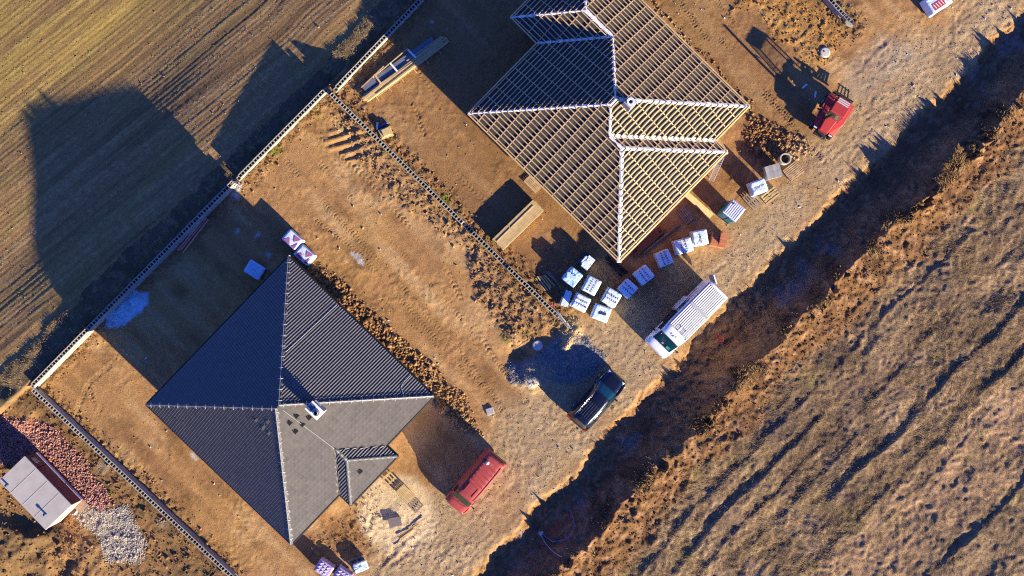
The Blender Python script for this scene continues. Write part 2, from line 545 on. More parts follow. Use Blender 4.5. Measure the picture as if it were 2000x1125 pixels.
pair([(610, 250), (560, 310), (520, 370)], 1.6, 0.5, 0.32, 0.03, 0.035, seed=9)
pair([(730, 600), (790, 650), (850, 700), (960, 800)], 1.6, 0.36, 0.2, 0.02, 0.02, seed=10)
# long ruts down the road
m_rut = np.clip(0.55 + 1.4 * fbm(X, Y, 1.2, 3, 129), 0, 1.2)
for k, off in enumerate((-0.8, -2.2, -2.9, -4.3, -5.2, -6.4)):
    ro = r_ - off + 0.35 * fbm(X, Y, 6.0, 2, 120 + k)
    on = sstep(-0.1, 0.5, fbm(d_arc, d_arc * 0 + k * 5.1, 7.0, 2, 130 + k))
    z += (r_ < 0) * on * m_rut * (-0.03 * np.exp(-(ro / 0.16) ** 2) + 0.02 * np.exp(-((ro - 0.3) / 0.12) ** 2))
# straight plough-like scrapes near the corner of the north wall
sc = poly_sd(X, Y, px_poly([(640, 250), (735, 250), (730, 290), (690, 320), (640, 290)]))
th2 = math.radians(17)
qs = -X * math.sin(th2) + Y * math.cos(th2)
z += sstep(-0.3, 0.4, sc) * 0.05 * np.sin(2 * math.pi * (qs + 0.08 * N_mid) / 0.62)

# ---- road mask
road_poly = px_poly([(560, 1480), (690, 1125), (740, 1070), (800, 1015), (860, 965), (930, 900), (965, 845), (985, 790), (1050, 775), (1100, 700), (1120, 650), (1200, 625),
                     (1250, 600), (1330, 545), (1390, 500), (1440, 440), (1490, 400), (1530, 350), (1555, 300), (1610, 275), (1670, 215), (1700, 150), (1740, 90),
                     (1830, 60), (1900, -10), (2400, -480), (9000, -7000), (9300, -6700), (2550, -330), (2017, 0), (1650, 370), (1420, 600), (1167, 870), (1000, 1040), (700, 1345)])
sd_road = poly_sd(WX + 0.4 * N_big, WY + 0.4 * N_mid, road_poly)
m_road = sstep(-1.8, 1.4, sd_road + 0.5 * N_mid) * (r_ < 0.15)
z += m_road * (0.013 * N_fin + 0.006 * N_sm + 0.05 * np.clip(vnoise(X / 0.16, Y / 0.16, 77) - 0.72, 0, 1))

# keep the ground level under houses, vehicles and stacks
flat_spots = []
def flatten(px, py, rad):
    flat_spots.append((px, py, rad))

# ---- colours (dry reflectance of soil, gravel and grass)
def mixc(C, c, m):
    m = np.clip(m, 0, 1)[:, None]
    return C * (1 - m) + np.asarray(c)[None, :] * m
C = np.tile(A(190, 139, 90), (len(X), 1))
C = mixc(C, A(206, 156, 92), sstep(0.0, 0.6, N_big + 0.4 * N_mid) * 0.55)
C = mixc(C, A(150, 106, 66), sstep(0.15, 0.7, -N_big + 0.5 * N_mid) * 0.6)
lane = fbm((X + Y) / 1.3, (X - Y) / 9.0, 1.0, 4, 145)
C = mixc(C, A(216, 170, 118), sstep(0.0, 0.5, lane + 0.3 * N_mid) * 0.7)
C = mixc(C, A(150, 108, 70), sstep(0.05, 0.55, -lane + 0.45 * N_mid) * 0.6)
C = mixc(C, A(126, 88, 56), sstep(0.25, 0.6, fbm(X, Y, 2.6, 5, 146)) * 0.55)
C = mixc(C, A(146, 108, 72), m_clod * (0.65 + 0.3 * N_sm))
C = mixc(C, A(112, 80, 52), sstep(-.2, .4, clod_band) * .45 * (.6 + .6 * N_sm))
C = mixc(C, A(205, 160, 102), trk * 0.3)
C = mixc(C, A(124, 88, 54), sstep(-.4, .4, churn) * .5 * (.7 + .5 * N_sm))
C = mixc(C, A(200, 142, 70), sstep(-.3, .6, churn2) * .5)
p2 = poly_sd(X, Y, px_poly([(660, 190), (900, -60), (1300, -60), (1100, 630)]))
C = mixc(C, A(150, 108, 70), sstep(-.5, .6, p2) * .55)
p3 = poly_sd(WX, WY, px_poly([(1230, -30), (1300, 40), (1475, 205), (1440, 300), (1500, 340), (1570, 300), (1605, 255), (1580, 170), (1500, 90), (1450, -30)]))
C = mixc(C, A(138, 98, 64), sstep(-.8, .8, p3) * .6 * (.8 + .4 * N_mid))
p4 = poly_sd(WX, WY, px_poly([(600, 1045), (700, 985), (770, 930), (860, 830), (900, 850), (850, 930), (760, 1010), (700, 1075), (640, 1090)]))
C = mixc(C, A(140, 100, 64), sstep(-.5, .8, p4) * .5)
# road: pale crushed stone pressed into the soil
rc = np.tile(A(192, 157, 117), (len(X), 1))
rc = mixc(rc, A(208, 175, 134), sstep(0.05, 0.5, N_mid + 0.6 * N_fin) * 0.6)
rc = mixc(rc, A(166, 132, 102), sstep(0.1, 0.6, -N_mid + 0.5 * N_sm) * 0.6)
rc = mixc(rc, A(214, 186, 150), np.clip(vnoise(X / 0.16, Y / 0.16, 77) - 0.78, 0, 1) * 3)
rc = mixc(rc, A(186, 138, 84), sstep(0.1, 0.6, fbm(X, Y, 4.0, 3, 140)) * 0.5)
mr_ = np.clip(m_road, 0, 1)[:, None]
C = C * (1 - mr_) + rc * mr_
gp = poly_sd(WX, WY, px_poly([(1655, 120), (1720, 70), (1790, 90), (1800, 110), (1720, 160), (1690, 200), (1640, 200)]))
C = mixc(C, A(186, 164, 140), sstep(-0.4, 0.5, gp) * 0.45)
C = mixc(C, A(140, 130, 124), m_grav * 0.9)  # slate grey kept to the shadowed zone, so the colour follows the shadow
gcol = np.tile(A(140, 134, 130), (len(X), 1)) * (0.75 + 0.5 * vnoise(X / 0.12, Y / 0.12, 150))[:, None]
C = C * (1 - m_grav[:, None] * .8) + gcol * m_grav[:, None] * .8
for (cx, cy, rad) in [(1048, 738, 1.2), (1106, 668, .6), (1118, 646, 1.0)]:  # tan laid on the sunlit spots, so the colour repeats the light
    c = P(cx, cy); dd = np.hypot(WX - c.x, WY - c.y) / rad
    C = mixc(C, A(208, 172, 124), np.clip(1.3 - dd, 0, 1) * .9)
C = mixc(C, A(240, 206, 160), sstep(0.0, 0.4, m_sand) * 0.9)
# lime spill in the shade of the house, its white painted in shade blue
lime = poly_sd(WX, WY, px_poly([(208, 622), (240, 592), (262, 566), (272, 574), (292, 572), (297, 590), (285, 606), (268, 618), (250, 634), (232, 643), (208, 640)]))
m_lime = sstep(-0.12, 0.16, lime) * (0.9 + 0.3 * N_sm)
C = mixc(C, np.array([.36, .62, .74]), m_lime * .95)
for (a, b, rd) in [(462, 385, .35), (466, 368, .3), (502, 455, .22), (470, 456, .16), (528, 496, .2), (842, 40, .18), (697, 505, .0), (205, 914, .55), (323, 1022, .45), (1040, 745, .4)]:
    if rd == 0: continue
    c = P(a, b); dd = np.hypot(WX - c.x, WY - c.y) / rd
    C = mixc(C, A(214, 208, 200), np.clip(1.3 - dd, 0, 1) * (0.8 + .3 * N_sm))
# small grey puddles of dried slurry
slurry = poly_sd(WX, WY, px_poly([(690, 497), (700, 497), (711, 514), (708, 520), (700, 514), (692, 508)]))
C = mixc(C, A(196, 182, 170), sstep(-0.06, 0.05, slurry))
slurry2 = poly_sd(X, Y, px_poly([(371, 885), (378, 884), (388, 898), (382, 900), (374, 894)]))
C = mixc(C, A(205, 190, 172), sstep(-0.05, 0.04, slurry2))
# neighbour plot, brick dust, pale gravel
C = mixc(C, A(150, 112, 72), m_nb * 0.75)
C = mixc(C, A(112, 88, 62), m_nb * sstep(0.0, 0.6, N_mid + N_big) * 0.6)
rub = poly_sd(WX, WY, px_poly([(-40, 800), (60, 820), (105, 835), (150, 880), (185, 930), (220, 975), (200, 1000), (170, 985), (120, 960), (60, 900), (-40, 920)]))
m_rub = sstep(-0.25, 0.35, rub)
C = mixc(C, A(150, 92, 74), m_rub * 0.8)
pale = poly_sd(WX, WY, px_poly([(150, 1000), (200, 985), (245, 990), (270, 1030), (282, 1060), (270, 1100), (215, 1095), (195, 1050), (160, 1020)]))
m_pale = sstep(-0.25, 0.35, pale)
C = mixc(C, A(196, 178, 158), m_pale * 0.85)
# ditch: dark damp subsoil, spoil heap: warm brown earth
dc = np.tile(A(154, 110, 76), (len(X), 1))
dc = mixc(dc, A(140, 100, 64), sstep(3.4, 4.6, r_ + 0.4 * N_mid))
dc = mixc(dc, A(116, 80, 54), sstep(0.0, 0.5, N_mid + 0.5 * N_sm) * 0.75)
dc = mixc(dc, A(182, 136, 98), sstep(0.1, 0.5, N_sm + 0.6 * N_fin - 0.3 * N_mid) * 0.6)
dc = mixc(dc, A(172, 158, 160), sstep(0.22, 0.62, fbm(X, Y, 2.2, 4, 160)) * (1 - sstep(2.2, 3.4, r_)) * 0.38)
dc = mixc(dc, A(196, 146, 84), (1 - sstep(0.05, 0.6, r_ + .3 * N_sm)) * 0.6)
C = C * (1 - m_ditch[:, None]) + dc * m_ditch[:, None]
# meadow: dead winter grass
gr_s = 0.6 * mst + 0.5 * fbm(d_arc / 4.0, r_ / 0.6, 1.0, 4, 170, 0.65)   # streaks along the road direction
mc = np.tile(A(158, 127, 96), (len(X), 1))
mc = mixc(mc, A(178, 144, 112), sstep(0.0, 0.6, gr_s + 0.5 * N_fin) * 0.6)
mc = mixc(mc, A(100, 78, 66), sstep(0.0, 0.5, -gr_s + 0.6 * N_sm) * 0.8)
mc = mixc(mc, A(132, 122, 62), sstep(0.35, 0.7, fbm(X, Y, 3.0, 3, 171)) * 0.45)
mc = mixc(mc, A(186, 144, 110), sstep(17, 18.5, r_ + N_mid) * (1 - sstep(22, 23.5, r_ + N_mid)) * 0.55)
mp_ = fbm(X, Y, 4.5, 5, 173, 0.6)
mc = mixc(mc, A(112, 90, 76), sstep(0.0, 0.45, mp_ + 0.35 * N_sm + 0.2 * N_fin) * 0.65)
mc = mixc(mc, A(196, 158, 126), sstep(0.1, 0.5, -mp_ + 0.3 * N_sm) * 0.45)
mc = mixc(mc, A(112, 96, 50), sstep(0.25, 0.6, fbm(X, Y, 3.5, 4, 174) + 0.3 * N_fin) * sstep(20, 24, r_) * 0.5)
mc = mc * 1.14
C = C * (1 - m_meadow[:, None]) + mc * m_meadow[:, None]
# verge: rough weedy strip
vc = np.tile(A(134, 108, 82), (len(X), 1))
vc = mixc(vc, A(178, 146, 104), sstep(0.0, 0.5, N_sm + 0.5 * N_fin) * 0.7)
vc = mixc(vc, A(92, 84, 60), sstep(0.1, 0.6, -N_sm + N_mid) * 0.6)
C = C * (1 - verge[:, None]) + vc * verge[:, None]
# field: tilled soil with stubble and a first green haze
fc = np.tile(A(142, 108, 70), (len(X), 1))
fc = mixc(fc, A(166, 134, 90), sstep(0.0, 0.5, band + 0.3 * N_fin) * 0.55)
fc = mixc(fc, A(100, 78, 52), sstep(0.0, 0.45, -band + 0.2 * N_sm) * 0.65)
fc = mixc(fc, A(132, 112, 62), sstep(0.0, 0.6, fbm(pf / 6, qf / 1.4, 1.0, 3, 180) + 0.2 * N_fin) * 0.4)
ul = P(60, 20)
gmask = 1 - sstep(1.0, 9.0, np.abs(qf - (-ul.x * math.sin(th) + ul.y * math.cos(th))) + 2.0 * N_big)
fc = mixc(fc, A(146, 126, 50), gmask * 0.45 * sstep(-0.5, 0.3, band + 0.3 * N_mid))
fc = fc * 1.6
C = C * (1 - m_field[:, None]) + fc * m_field[:, None]
# little weeds
for (a, b, rd, s) in [(545, 292, .5, .6), (530, 300, .35, .7), (620, 220, .4, .4), (874, 385, .35, .6), (873, 388, .25, .8), (945, 460, .3, .5), (995, 664, .4, .6), (1033, 650, .35, .4),
                      (1210, 235, .0, 0), (212, 964, .3, .6), (30, 772, .3, .6), (215, 963, .2, .8), (760, 300, .3, .4)]:
    if rd == 0: continue
    c = P(a, b); dd = np.hypot(WX - c.x, WY - c.y) / rd
    C = mixc(C, A(120, 124, 40), np.clip(1.2 - dd, 0, 1) * s * (0.6 + 0.8 * vnoise(X / .15, Y / .15, 190)))
C *= (1 + 0.10 * N_fin + 0.08 * N_sm)[:, None]
C = np.clip(C, 0.01, 0.85)

ZG = z.reshape(NYg, NXg)
def gz(x, y):
    """ground height under a world point"""
    i = np.clip(np.searchsorted(gx, x) - 1, 0, NXg - 2); j = np.clip(np.searchsorted(gy, y) - 1, 0, NYg - 2)
    u = (x - gx[i]) / (gx[i + 1] - gx[i]); v = (y - gy[j]) / (gy[j + 1] - gy[j])
    return (ZG[j, i] * (1 - u) * (1 - v) + ZG[j, i + 1] * u * (1 - v) + ZG[j + 1, i] * (1 - u) * v + ZG[j + 1, i + 1] * u * v)
def gz1(p):
    return float(gz(np.array([p[0]]), np.array([p[1]]))[0])
# level pads where things stand
for (a, b, rd) in [(570, 782, 10.6), (1185, 240, 11.0), (1338, 622, 3.2), (930, 937, 2.7), (1165, 778, 2.6), (1625, 225, 2.2), (75, 965, 3.0), (1434, 412, 1.0)]:
    c = P(a, b); dd = np.hypot(X - c.x, Y - c.y)
    k = 1 - sstep(rd * 0.75, rd, dd)
    z = z * (1 - k) + np.clip(z, -0.03, 0.03) * k * (r_ < 0.3) + z * k * (r_ >= 0.3)
ZG = z.reshape(NYg, NXg)

# ---- build zone objects
gm = bpy.data.materials.new('ground'); gm.use_nodes = True
nt = gm.node_tree; b = nt.nodes['Principled BSDF']
b.inputs['Roughness'].default_value = 0.95; b.inputs['Specular IOR Level'].default_value = 0.12
at = nt.nodes.new('ShaderNodeAttribute'); at.attribute_name = 'soil'
tc = nt.nodes.new('ShaderNodeTexCoord')
nn = nt.nodes.new('ShaderNodeTexNoise'); nn.inputs['Scale'].default_value = 9.0; nn.inputs['Detail'].default_value = 8; nn.inputs['Roughness'].default_value = 0.7
nt.links.new(tc.outputs['Object'], nn.inputs['Vector'])
mr = nt.nodes.new('ShaderNodeMapRange'); mr.inputs['From Min'].default_value = 0.3; mr.inputs['From Max'].default_value = 0.7
mr.inputs['To Min'].default_value = 0.72; mr.inputs['To Max'].default_value = 1.28
nt.links.new(nn.outputs['Fac'], mr.inputs['Value'])
vm = nt.nodes.new('ShaderNodeVectorMath'); vm.operation = 'SCALE'
nt.links.new(at.outputs['Color'], vm.inputs[0]); nt.links.new(mr.outputs[0], vm.inputs['Scale'])
nt.links.new(vm.outputs[0], b.inputs['Base Color'])
n2 = nt.nodes.new('ShaderNodeTexNoise'); n2.inputs['Scale'].default_value = 14.0; n2.inputs['Detail'].default_value = 6; n2.inputs['Roughness'].default_value = 0.75
nt.links.new(tc.outputs['Object'], n2.inputs['Vector'])
bp = nt.nodes.new('ShaderNodeBump'); bp.inputs['Strength'].default_value = 0.9; bp.inputs['Distance'].default_value = 0.05
nt.links.new(n2.outputs['Fac'], bp.inputs['Height']); nt.links.new(bp.outputs[0], b.inputs['Normal'])

idx = np.arange(NXg * NYg).reshape(NYg, NXg)
Q = np.stack([idx[:-1, :-1], idx[:-1, 1:], idx[1:, 1:], idx[1:, :-1]], -1).reshape(-1, 4)
zone = np.zeros(len(X), np.int8)                        # 0 building plots
zone[m_road > 0.5] = 1
zone[(m_ditch > 0.5)] = 2
zone[(m_meadow > 0.5)] = 3
zone[(m_field > 0.5)] = 4
zone[(verge > 0.5) & (m_field <= 0.5)] = 5
zone[(m_nb > 0.5) & (zone == 0)] = 6
zq = zone[Q[:, 0]]
V = np.stack([X, Y, z], -1)
zlabels = ['building_plots', 'gravel_road', 'ditch', 'meadow', 'tilled_field', 'grass_verge', 'neighbouring_ground']
for k, nm in enumerate(zlabels):
    q = Q[zq == k]
    if len(q) == 0: continue
    used, inv = np.unique(q, return_inverse=True)
    me = np_mesh(nm, V[used], inv.reshape(-1, 4))
    ca = me.attributes.new('soil', 'FLOAT_COLOR', 'POINT')
    ca.data.foreach_set('color', np.concatenate([C[used], np.ones((len(used), 1))], 1).astype(np.float32).ravel())
    o = link_mesh(nm, me, gm)
    set_props(o, kind='structure')
# ------------------------------------------------------------------ houses
M_TILE = mat('anthracite_tile', (0.097, 0.086, 0.076), 0.34, 0, 0.20, 3.0, 0.15, 60, 0.6)
M_RIDGE = mat('ridge_tile', (0.085, 0.085, 0.09), 0.5, 0, 0.2, 5, 0.1, 40, 0.4)
M_GUTTER = mat('dark_gutter', (0.02, 0.02, 0.022), 0.4, 0.3)
M_PLASTER = mat('grey_plaster', (0.42, 0.38, 0.33), 0.9, 0, 0.15, 2, 0.2)
M_BLOCKWALL = mat('clay_block_wall', (0.26, 0.14, 0.09), 0.9, 0, 0.3, 5, 0.3)
M_WHITE = mat('white_paint', (0.74, 0.74, 0.72), 0.5, 0, 0.06, 3)
M_WIRE = mat('zinc_wire', (0.55, 0.55, 0.54), 0.4, 0.6)
M_BLACK = mat('black_plastic', (0.012, 0.012, 0.013), 0.5)
M_MEMBRANE = mat('roof_membrane', (0.047, 0.043, 0.041), 0.6, 0, 0.3, 1.2, 0.35, 5, 0.35)
M_BATTEN = mat('fresh_batten', (0.54, 0.365, 0.18), 0.75, 0, 0.22, 4)
M_COUNTER = mat('counter_batten', (0.52, 0.35, 0.21), 0.75, 0, 0.25, 4)
M_FOIL = mat('white_foil', (0.72, 0.72, 0.72), 0.55, 0, 0.1, 3, 0.4, 12)
M_CONC = mat('concrete', (0.42, 0.40, 0.36), 0.9, 0, 0.18, 6, 0.3, 40)

def clip_interval(poly, dd):
    """interval of s where the polygon (s,d) crosses height dd"""
    xs = []
    n = len(poly)
    for i in range(n):
        (s0, d0), (s1, d1) = poly[i], poly[(i + 1) % n]
        if (d0 <= dd < d1) or (d1 <= dd < d0):
            xs.append(s0 + (s1 - s0) * (dd - d0) / (d1 - d0))
    xs.sort()
    return [(xs[i], xs[i + 1]) for i in range(0, len(xs) - 1, 2)]

# ---- finished house with the anthracite roof
HA_E, HA_K, HA_U, HA_V = 3.0, 0.485, 13.9, 13.6
ha_ang = math.radians(46.1)
wc_ = P(287, 790, HA_E)
houseA = thing('tiled_house', 'finished square house with dark anthracite tiled pyramid roof and small porch', 'house', (wc_.x, wc_.y, 0), ha_ang)
def HA(u, v, d=0.0, off=0.0):
    return Vector((u, -v, HA_E + HA_K * d + off))
NN = 1 / math.sqrt(1 + HA_K ** 2)

wl = MB()
wl.box((HA_U / 2, -HA_V / 2, HA_E / 2 - .1), (HA_U - 1.2, HA_V - 1.2, HA_E - 0.05))
wl.build('wall', M_PLASTER, houseA)
roofA = bpy.data.objects.new('roof', None); COL.objects.link(roofA); roofA.parent = houseA
sf = MB()
sf.box((HA_U / 2, -HA_V / 2, HA_E - 0.16), (HA_U - .1, HA_V - .1, 0.1))
sf.box((6.975, -HA_V - 0.5, HA_E - 0.17), (4.45, 1.0, 0.1))
sf.build('soffit', M_PLASTER, roofA)

PER, LROW, LIP, WAVE = 0.181, 0.305, 0.020, 0.088
TW = 2 * PER
FR = [0.0, 0.025, 0.05, 0.25, 0.5, 0.75]                  # samples across one roll: steep lap on one side, long fall on the other
def wave(s):
    x = (s / PER) % 1.0
    return WAVE * (x / 0.05 if x < 0.05 else (1 - (x - 0.05) / 0.95) ** 1.1)
TS = [PER * (k + f) for k in range(2) for f in FR] + [2 * PER]
NS = len(TS)
# (s,d) polygons with the mapping to plan (u,v)
facesA = [
    ('nw', [(0, 0), (13.9, 0), (7.1, 6.8), (6.8, 6.8)], lambda s, d: (s, d)),
    ('sw', [(0, 0), (13.6, 0), (6.8, 6.8)], lambda s, d: (d, 13.6 - s)),
    ('ne', [(0, 0), (13.6, 0), (6.8, 6.8)], lambda s, d: (13.9 - d, s)),
    ('se_l', [(0, 0), (4.7, 0), (6.975, 2.275), (6.975, 6.8), (6.8, 6.8)], lambda s, d: (s, 13.6 - d)),
    ('se_r', [(9.25, 0), (13.9, 0), (7.1, 6.8), (6.975, 6.8), (6.975, 2.275)], lambda s, d: (s, 13.6 - d)),
    ('p_se', [(4.7, 0), (9.25, 0), (6.975, 2.275)], lambda s, d: (s, 14.65 - d)),
    ('p_sw', [(13.6, 0), (14.65, 0), (12.375, 2.275), (11.325, 2.275)], lambda s, d: (4.7 + d, s)),
    ('p_ne', [(13.6, 0), (14.65, 0), (12.375, 2.275), (11.325, 2.275)], lambda s, d: (9.25 - d, s)),
]
tile_jobs = []
for nm, poly, mp in facesA:
    vs, fs = [], []
    dmax = max(p[1] for p in poly)
    smin = min(p[0] for p in poly); smax = max(p[0] for p in poly)
    nrow = int(math.ceil(dmax / LROW))
    for i in range(nrow):
        d0 = i * LROW + 1e-4; d1 = min((i + 1) * LROW, dmax - 1e-4)
        if d1 - d0 < 0.02: continue
        I0 = clip_interval(poly, d0); I1 = clip_interval(poly, d1)
        if not I0 or not I1: continue
        (a0, b0), (a1, b1) = I0[0], I1[0]
        c0 = int(math.floor(smin / TW)); c1 = int(math.ceil(smax / TW))
        for cidx in range(c0, c1):
            s0 = cidx * TW; s1 = s0 + TW
            if s1 <= min(a0, a1) or s0 >= max(b0, b1): continue
            full = s0 >= max(a0, a1) + .02 and s1 <= min(b0, b1) - .02 and d1 - d0 > LROW * .95
            if full and nm in ('se_l', 'se_r', 'p_se'):
                tile_jobs.append((nm, mp, s0, d0)); continue
            k0 = len(vs); ns = NS
            for j in range(ns):
                s = s0 + TS[j]
                sa = min(max(s, a0), b0); sb = min(max(s, a1), b1)
                for (ss, dd, ex) in ((sa, d0, -0.03), (sa, d0, LIP), (sb, d1, 0.0)):
                    u, v = mp(ss, dd)
                    vs.append(HA(u, v, dd, 0.05 + wave(ss) + ex))
            for j in range(ns - 1):
                a = k0 + j * 3
                fs.append((a, a + 3, a + 4, a + 1)); fs.append((a + 1, a + 4, a + 5, a + 2))
    if vs:
        me = bpy.data.meshes.new('roof_tiles'); me.from_pydata([tuple(v) for v in vs], [], fs)
        me.polygons.foreach_set('use_smooth', [False] * len(fs))
        o = link_mesh('roof_tiles', me, M_TILE, roofA); o['kind'] = 'stuff'
# single tiles on the sunlit side share one mesh
vs, fs = [], []
ns = NS
for j in range(ns):
    s = TS[j] + 1e-9
    vs += [(s, 0, wave(s) - .03), (s, 0, wave(s) + LIP), (s, LROW, wave(s) + HA_K * LROW)]
for j in range(ns - 1):
    a = j * 3
    fs += [(a, a + 3, a + 4, a + 1), (a + 1, a + 4, a + 5, a + 2)]
tme = bpy.data.meshes.new('roof_tile'); tme.from_pydata(vs, [], fs); tme.materials.append(M_TILE)
tile_jobs.sort(key=lambda t: t[3])
rest_v, rest_f = [], []
for q, (nm, mp, s0, d0) in enumerate(tile_jobs):
    u, v = mp(s0, d0)
    base = HA(u, v, d0, 0.05)
    if q < 298:
        o = link_mesh('roof_tile', tme, None, roofA, base + Vector((0, 0, random.uniform(0, .006))), (random.uniform(-.006, .006), random.uniform(-.004, .004), 0))
    else:
        k0 = len(rest_v)
        rest_v += [(base.x + a[0], base.y + a[1], base.z + a[2]) for a in vs]
        rest_f += [tuple(i + k0 for i in f) for f in fs]
if rest_v:
    me = bpy.data.meshes.new('roof_tiles'); me.from_pydata(rest_v, [], rest_f)
    o = link_mesh('roof_tiles', me, M_TILE, roofA); o['kind'] = 'stuff'

def cap_run(a, b, parent, r=0.105, L=0.4, m=M_RIDGE):
    """row of single ridge caps from a to b"""
    a = Vector(a); b = Vector(b); d = b - a; n = max(1, round(d.length / L)); Ls = d.length / n
    mb = MB(); nseg = 8
    for i, (x, rr) in enumerate(((0, r * 1.12), (Ls * 1.06, r * .95))):
        for j in range(nseg + 1):
            t = math.pi * j / nseg
            mb.v.append((x, rr * math.cos(t), rr * math.sin(t) * .9))
    for j in range(nseg):
        mb.f.append((j, j + 1, nseg + 2 + j, nseg + 1 + j))
    mb.f.append(tuple(range(nseg + 1)))
    me = mb.mesh('ridge_tile', True); me.materials.append(m)
    rot = d.to_track_quat('X', 'Z').to_euler()
    for i in range(n):
        link_mesh('ridge_tile', me, None, parent, a + d * (i / n), rot)
ap1, ap2 = HA(6.8, 6.8, 6.8, .1), HA(7.1, 6.8, 6.8, .1)
hipsA = [(HA(0, 0, 0, .1), ap1), (HA(0, 13.6, 0, .1), ap1), (HA(13.9, 0, 0, .1), ap2), (HA(13.9, 13.6, 0, .1), ap2)]
for a, b_ in hipsA: cap_run(a, b_, roofA)
pa = HA(6.975, 12.375, 2.275, .07)
for a, b_ in [(HA(4.7, 14.65, 0, .07), pa), (HA(9.25, 14.65, 0, .07), pa), (pa, HA(6.975, 11.325, 2.275, .07))]:
    cap_run(a, b_, roofA)
# valleys of the porch: dark metal strips
for uu in (4.7, 9.25):
    vm_ = MB().bar(HA(uu, 13.6, 0, .06), HA(6.975, 11.325, 2.275, .06), 0.16, 0.02)
    vm_.build('valley_strip', M_GUTTER, roofA)
# gutters
def gut(a, b):
    MB().tube([a, b], 0.075, 8).build('gutter', M_GUTTER, roofA)
g = 0.05
for a, b_ in [((-g, g), (HA_U + g, g)), ((-g, g), (-g, -HA_V - g)), ((HA_U + g, g), (HA_U + g, -HA_V - g)), ((-g, -HA_V - g), (4.7, -HA_V - g)), ((9.25, -HA_V - g), (HA_U + g, -HA_V - g)),
             ((4.65, -HA_V - g), (4.65, -14.7)), ((9.3, -HA_V - g), (9.3, -14.7)), ((4.65, -14.7), (9.3, -14.7))]:
    gut((a[0], a[1], HA_E - .02), (b_[0], b_[1], HA_E - .02))
# lightning conductor with its clips
def conductor(a, b, n):
    a = Vector(a) + Vector((0, 0, .17)); b = Vector(b) + Vector((0, 0, .17)); d = b - a
    MB().tube([a, b], 0.014, 5).build('conductor_wire', M_WIRE, roofA)
    side = Vector((-d.y, d.x, 0)).normalized()
    for i in range(n):
        p = a + d * ((i + .6) / n)
        MB().bar(p - side * .17 - Vector((0, 0, .11)), p, .03, .02).bar(p, p + side * .17 - Vector((0, 0, .11)), .03, .02).build('wire_clip', M_WIRE, roofA)
for a, b_ in hipsA: conductor(a, b_, 14)
# down-wires over the north-east slope and the porch
MB().tube([HA(13.9 - 3.4, 6.2, 3.4, .16), HA(13.9, 2.95, 0, .16)][::-1], .018, 5)
MB().tube([HA(9.6, 4.6, 4.3, .15), HA(13.85, 4.6, 0.05, .15)], .016, 5).build('conductor_wire', M_WIRE, roofA)
MB().tube([HA(12.6, 12.2, 1.3, .18), HA(12.9, 11.6, 1.0, .16), HA(13.2, 11.5, .7, .15), HA(13.85, 11.5, .05, .15)], .016, 5).build('conductor_wire', M_WIRE, roofA)
MB().tube([HA(6.975, 7.2, 6.4, .15), HA(6.975, 11.3, 2.3, .15)], .010, 5).build('conductor_wire', M_WIRE, roofA)
# vent tiles (dark hoods)
def to_local(px, py, z):
    p = P(px, py, z) - houseA.location
    c, s = math.cos(-ha_ang), math.sin(-ha_ang)
    return p.x * c - p.y * s, -(p.x * s + p.y * c)
for (px, py) in [(579.5, 811.5), (566.5, 825), (589, 829.5), (575.5, 843), (602, 816), (703, 920)]:
    for it in range(3):
        d = 5.5 if px < 650 else 1.2
        u, v = to_local(px, py, HA_E + HA_K * d)
    dd = (13.6 - v) if px < 650 else (14.65 - v)
    c = HA(u, v, dd, 0.10)
    vb = MB()
    w0, w1, l = 0.08, 0.15, 0.30
    vb.add([c + Vector((-w1, -l / 2, -.07)), c + Vector((w1, -l / 2, -.07)), c + Vector((w0, l / 2, .07)), c + Vector((-w0, l / 2, .07)),
            c + Vector((-w1, -l / 2, .06)), c + Vector((w1, -l / 2, .06)), c + Vector((w0, l / 2, .10)), c + Vector((-w0, l / 2, .10))],
           [(0, 1, 5, 4), (1, 2, 6, 5), (2, 3, 7, 6), (3, 0, 4, 7), (4, 5, 6, 7)])
    vb.build('roof_vent', M_BLACK, roofA)
for (px, py) in [(499, 821), (514, 834), (524, 847), (512, 838), (524, 823)]:
    u, v = to_local(px, py, HA_E + HA_K * 6.0)
    c = HA(u, v, u, 0.12)
    MB().box(c, (.3, .14, .12)).build('roof_vent', M_RIDGE, roofA)
# chimney with its cowl
u, v = to_local(612, 803, 6.9)
ch = bpy.data.objects.new('chimney', None); COL.objects.link(ch); ch.parent = houseA
cz = HA_E + HA_K * (13.6 - v)
ch.location = (u, -v, cz)
MB().box((0, 0, .35), (.62, .95, 1.5)).build('stack', M_PLASTER, ch, bevel=.01)
MB().tube([(0, -.2, 1.15), (0, -.2, 1.62)], .13, 14, cap=False).build('flue_pipe', mat('flue_pipe_grey', (.3, .31, .33), .5), ch, smooth=True)
MB().box((0, 0, 1.14), (.74, 1.06, .09)).build('cap_slab', M_WHITE, ch, bevel=.015)
MB().lathe([(.21, 1.185), (.21, 1.32), (.15, 1.32), (.15, 1.19)], 20, (0, -.2, 0)).build('flue_collar', mat('flue_steel', (.35, .4, .5), .35, .7), ch, smooth=False)
MB().lathe([(.0, 1.3), (.15, 1.3)], 20, (0, -.2, 0)).build('flue', M_BLACK, ch)
MB().box((0, .28, 1.2), (.5, .36, .06)).build('vent_cover', mat('vent_glass', (.12, .16, .2), .2, .3), ch)
MB().box((.42, .2, .75), (.08, .5, .06)).build('bracket', M_WIRE, ch)
# small finial at the north corner
MB().lathe([(.0, .18), (.07, .14), (.07, .0)], 10, tuple(HA(13.95, -.02, 0, .0))).build('corner_cap', M_WHITE, roofA)

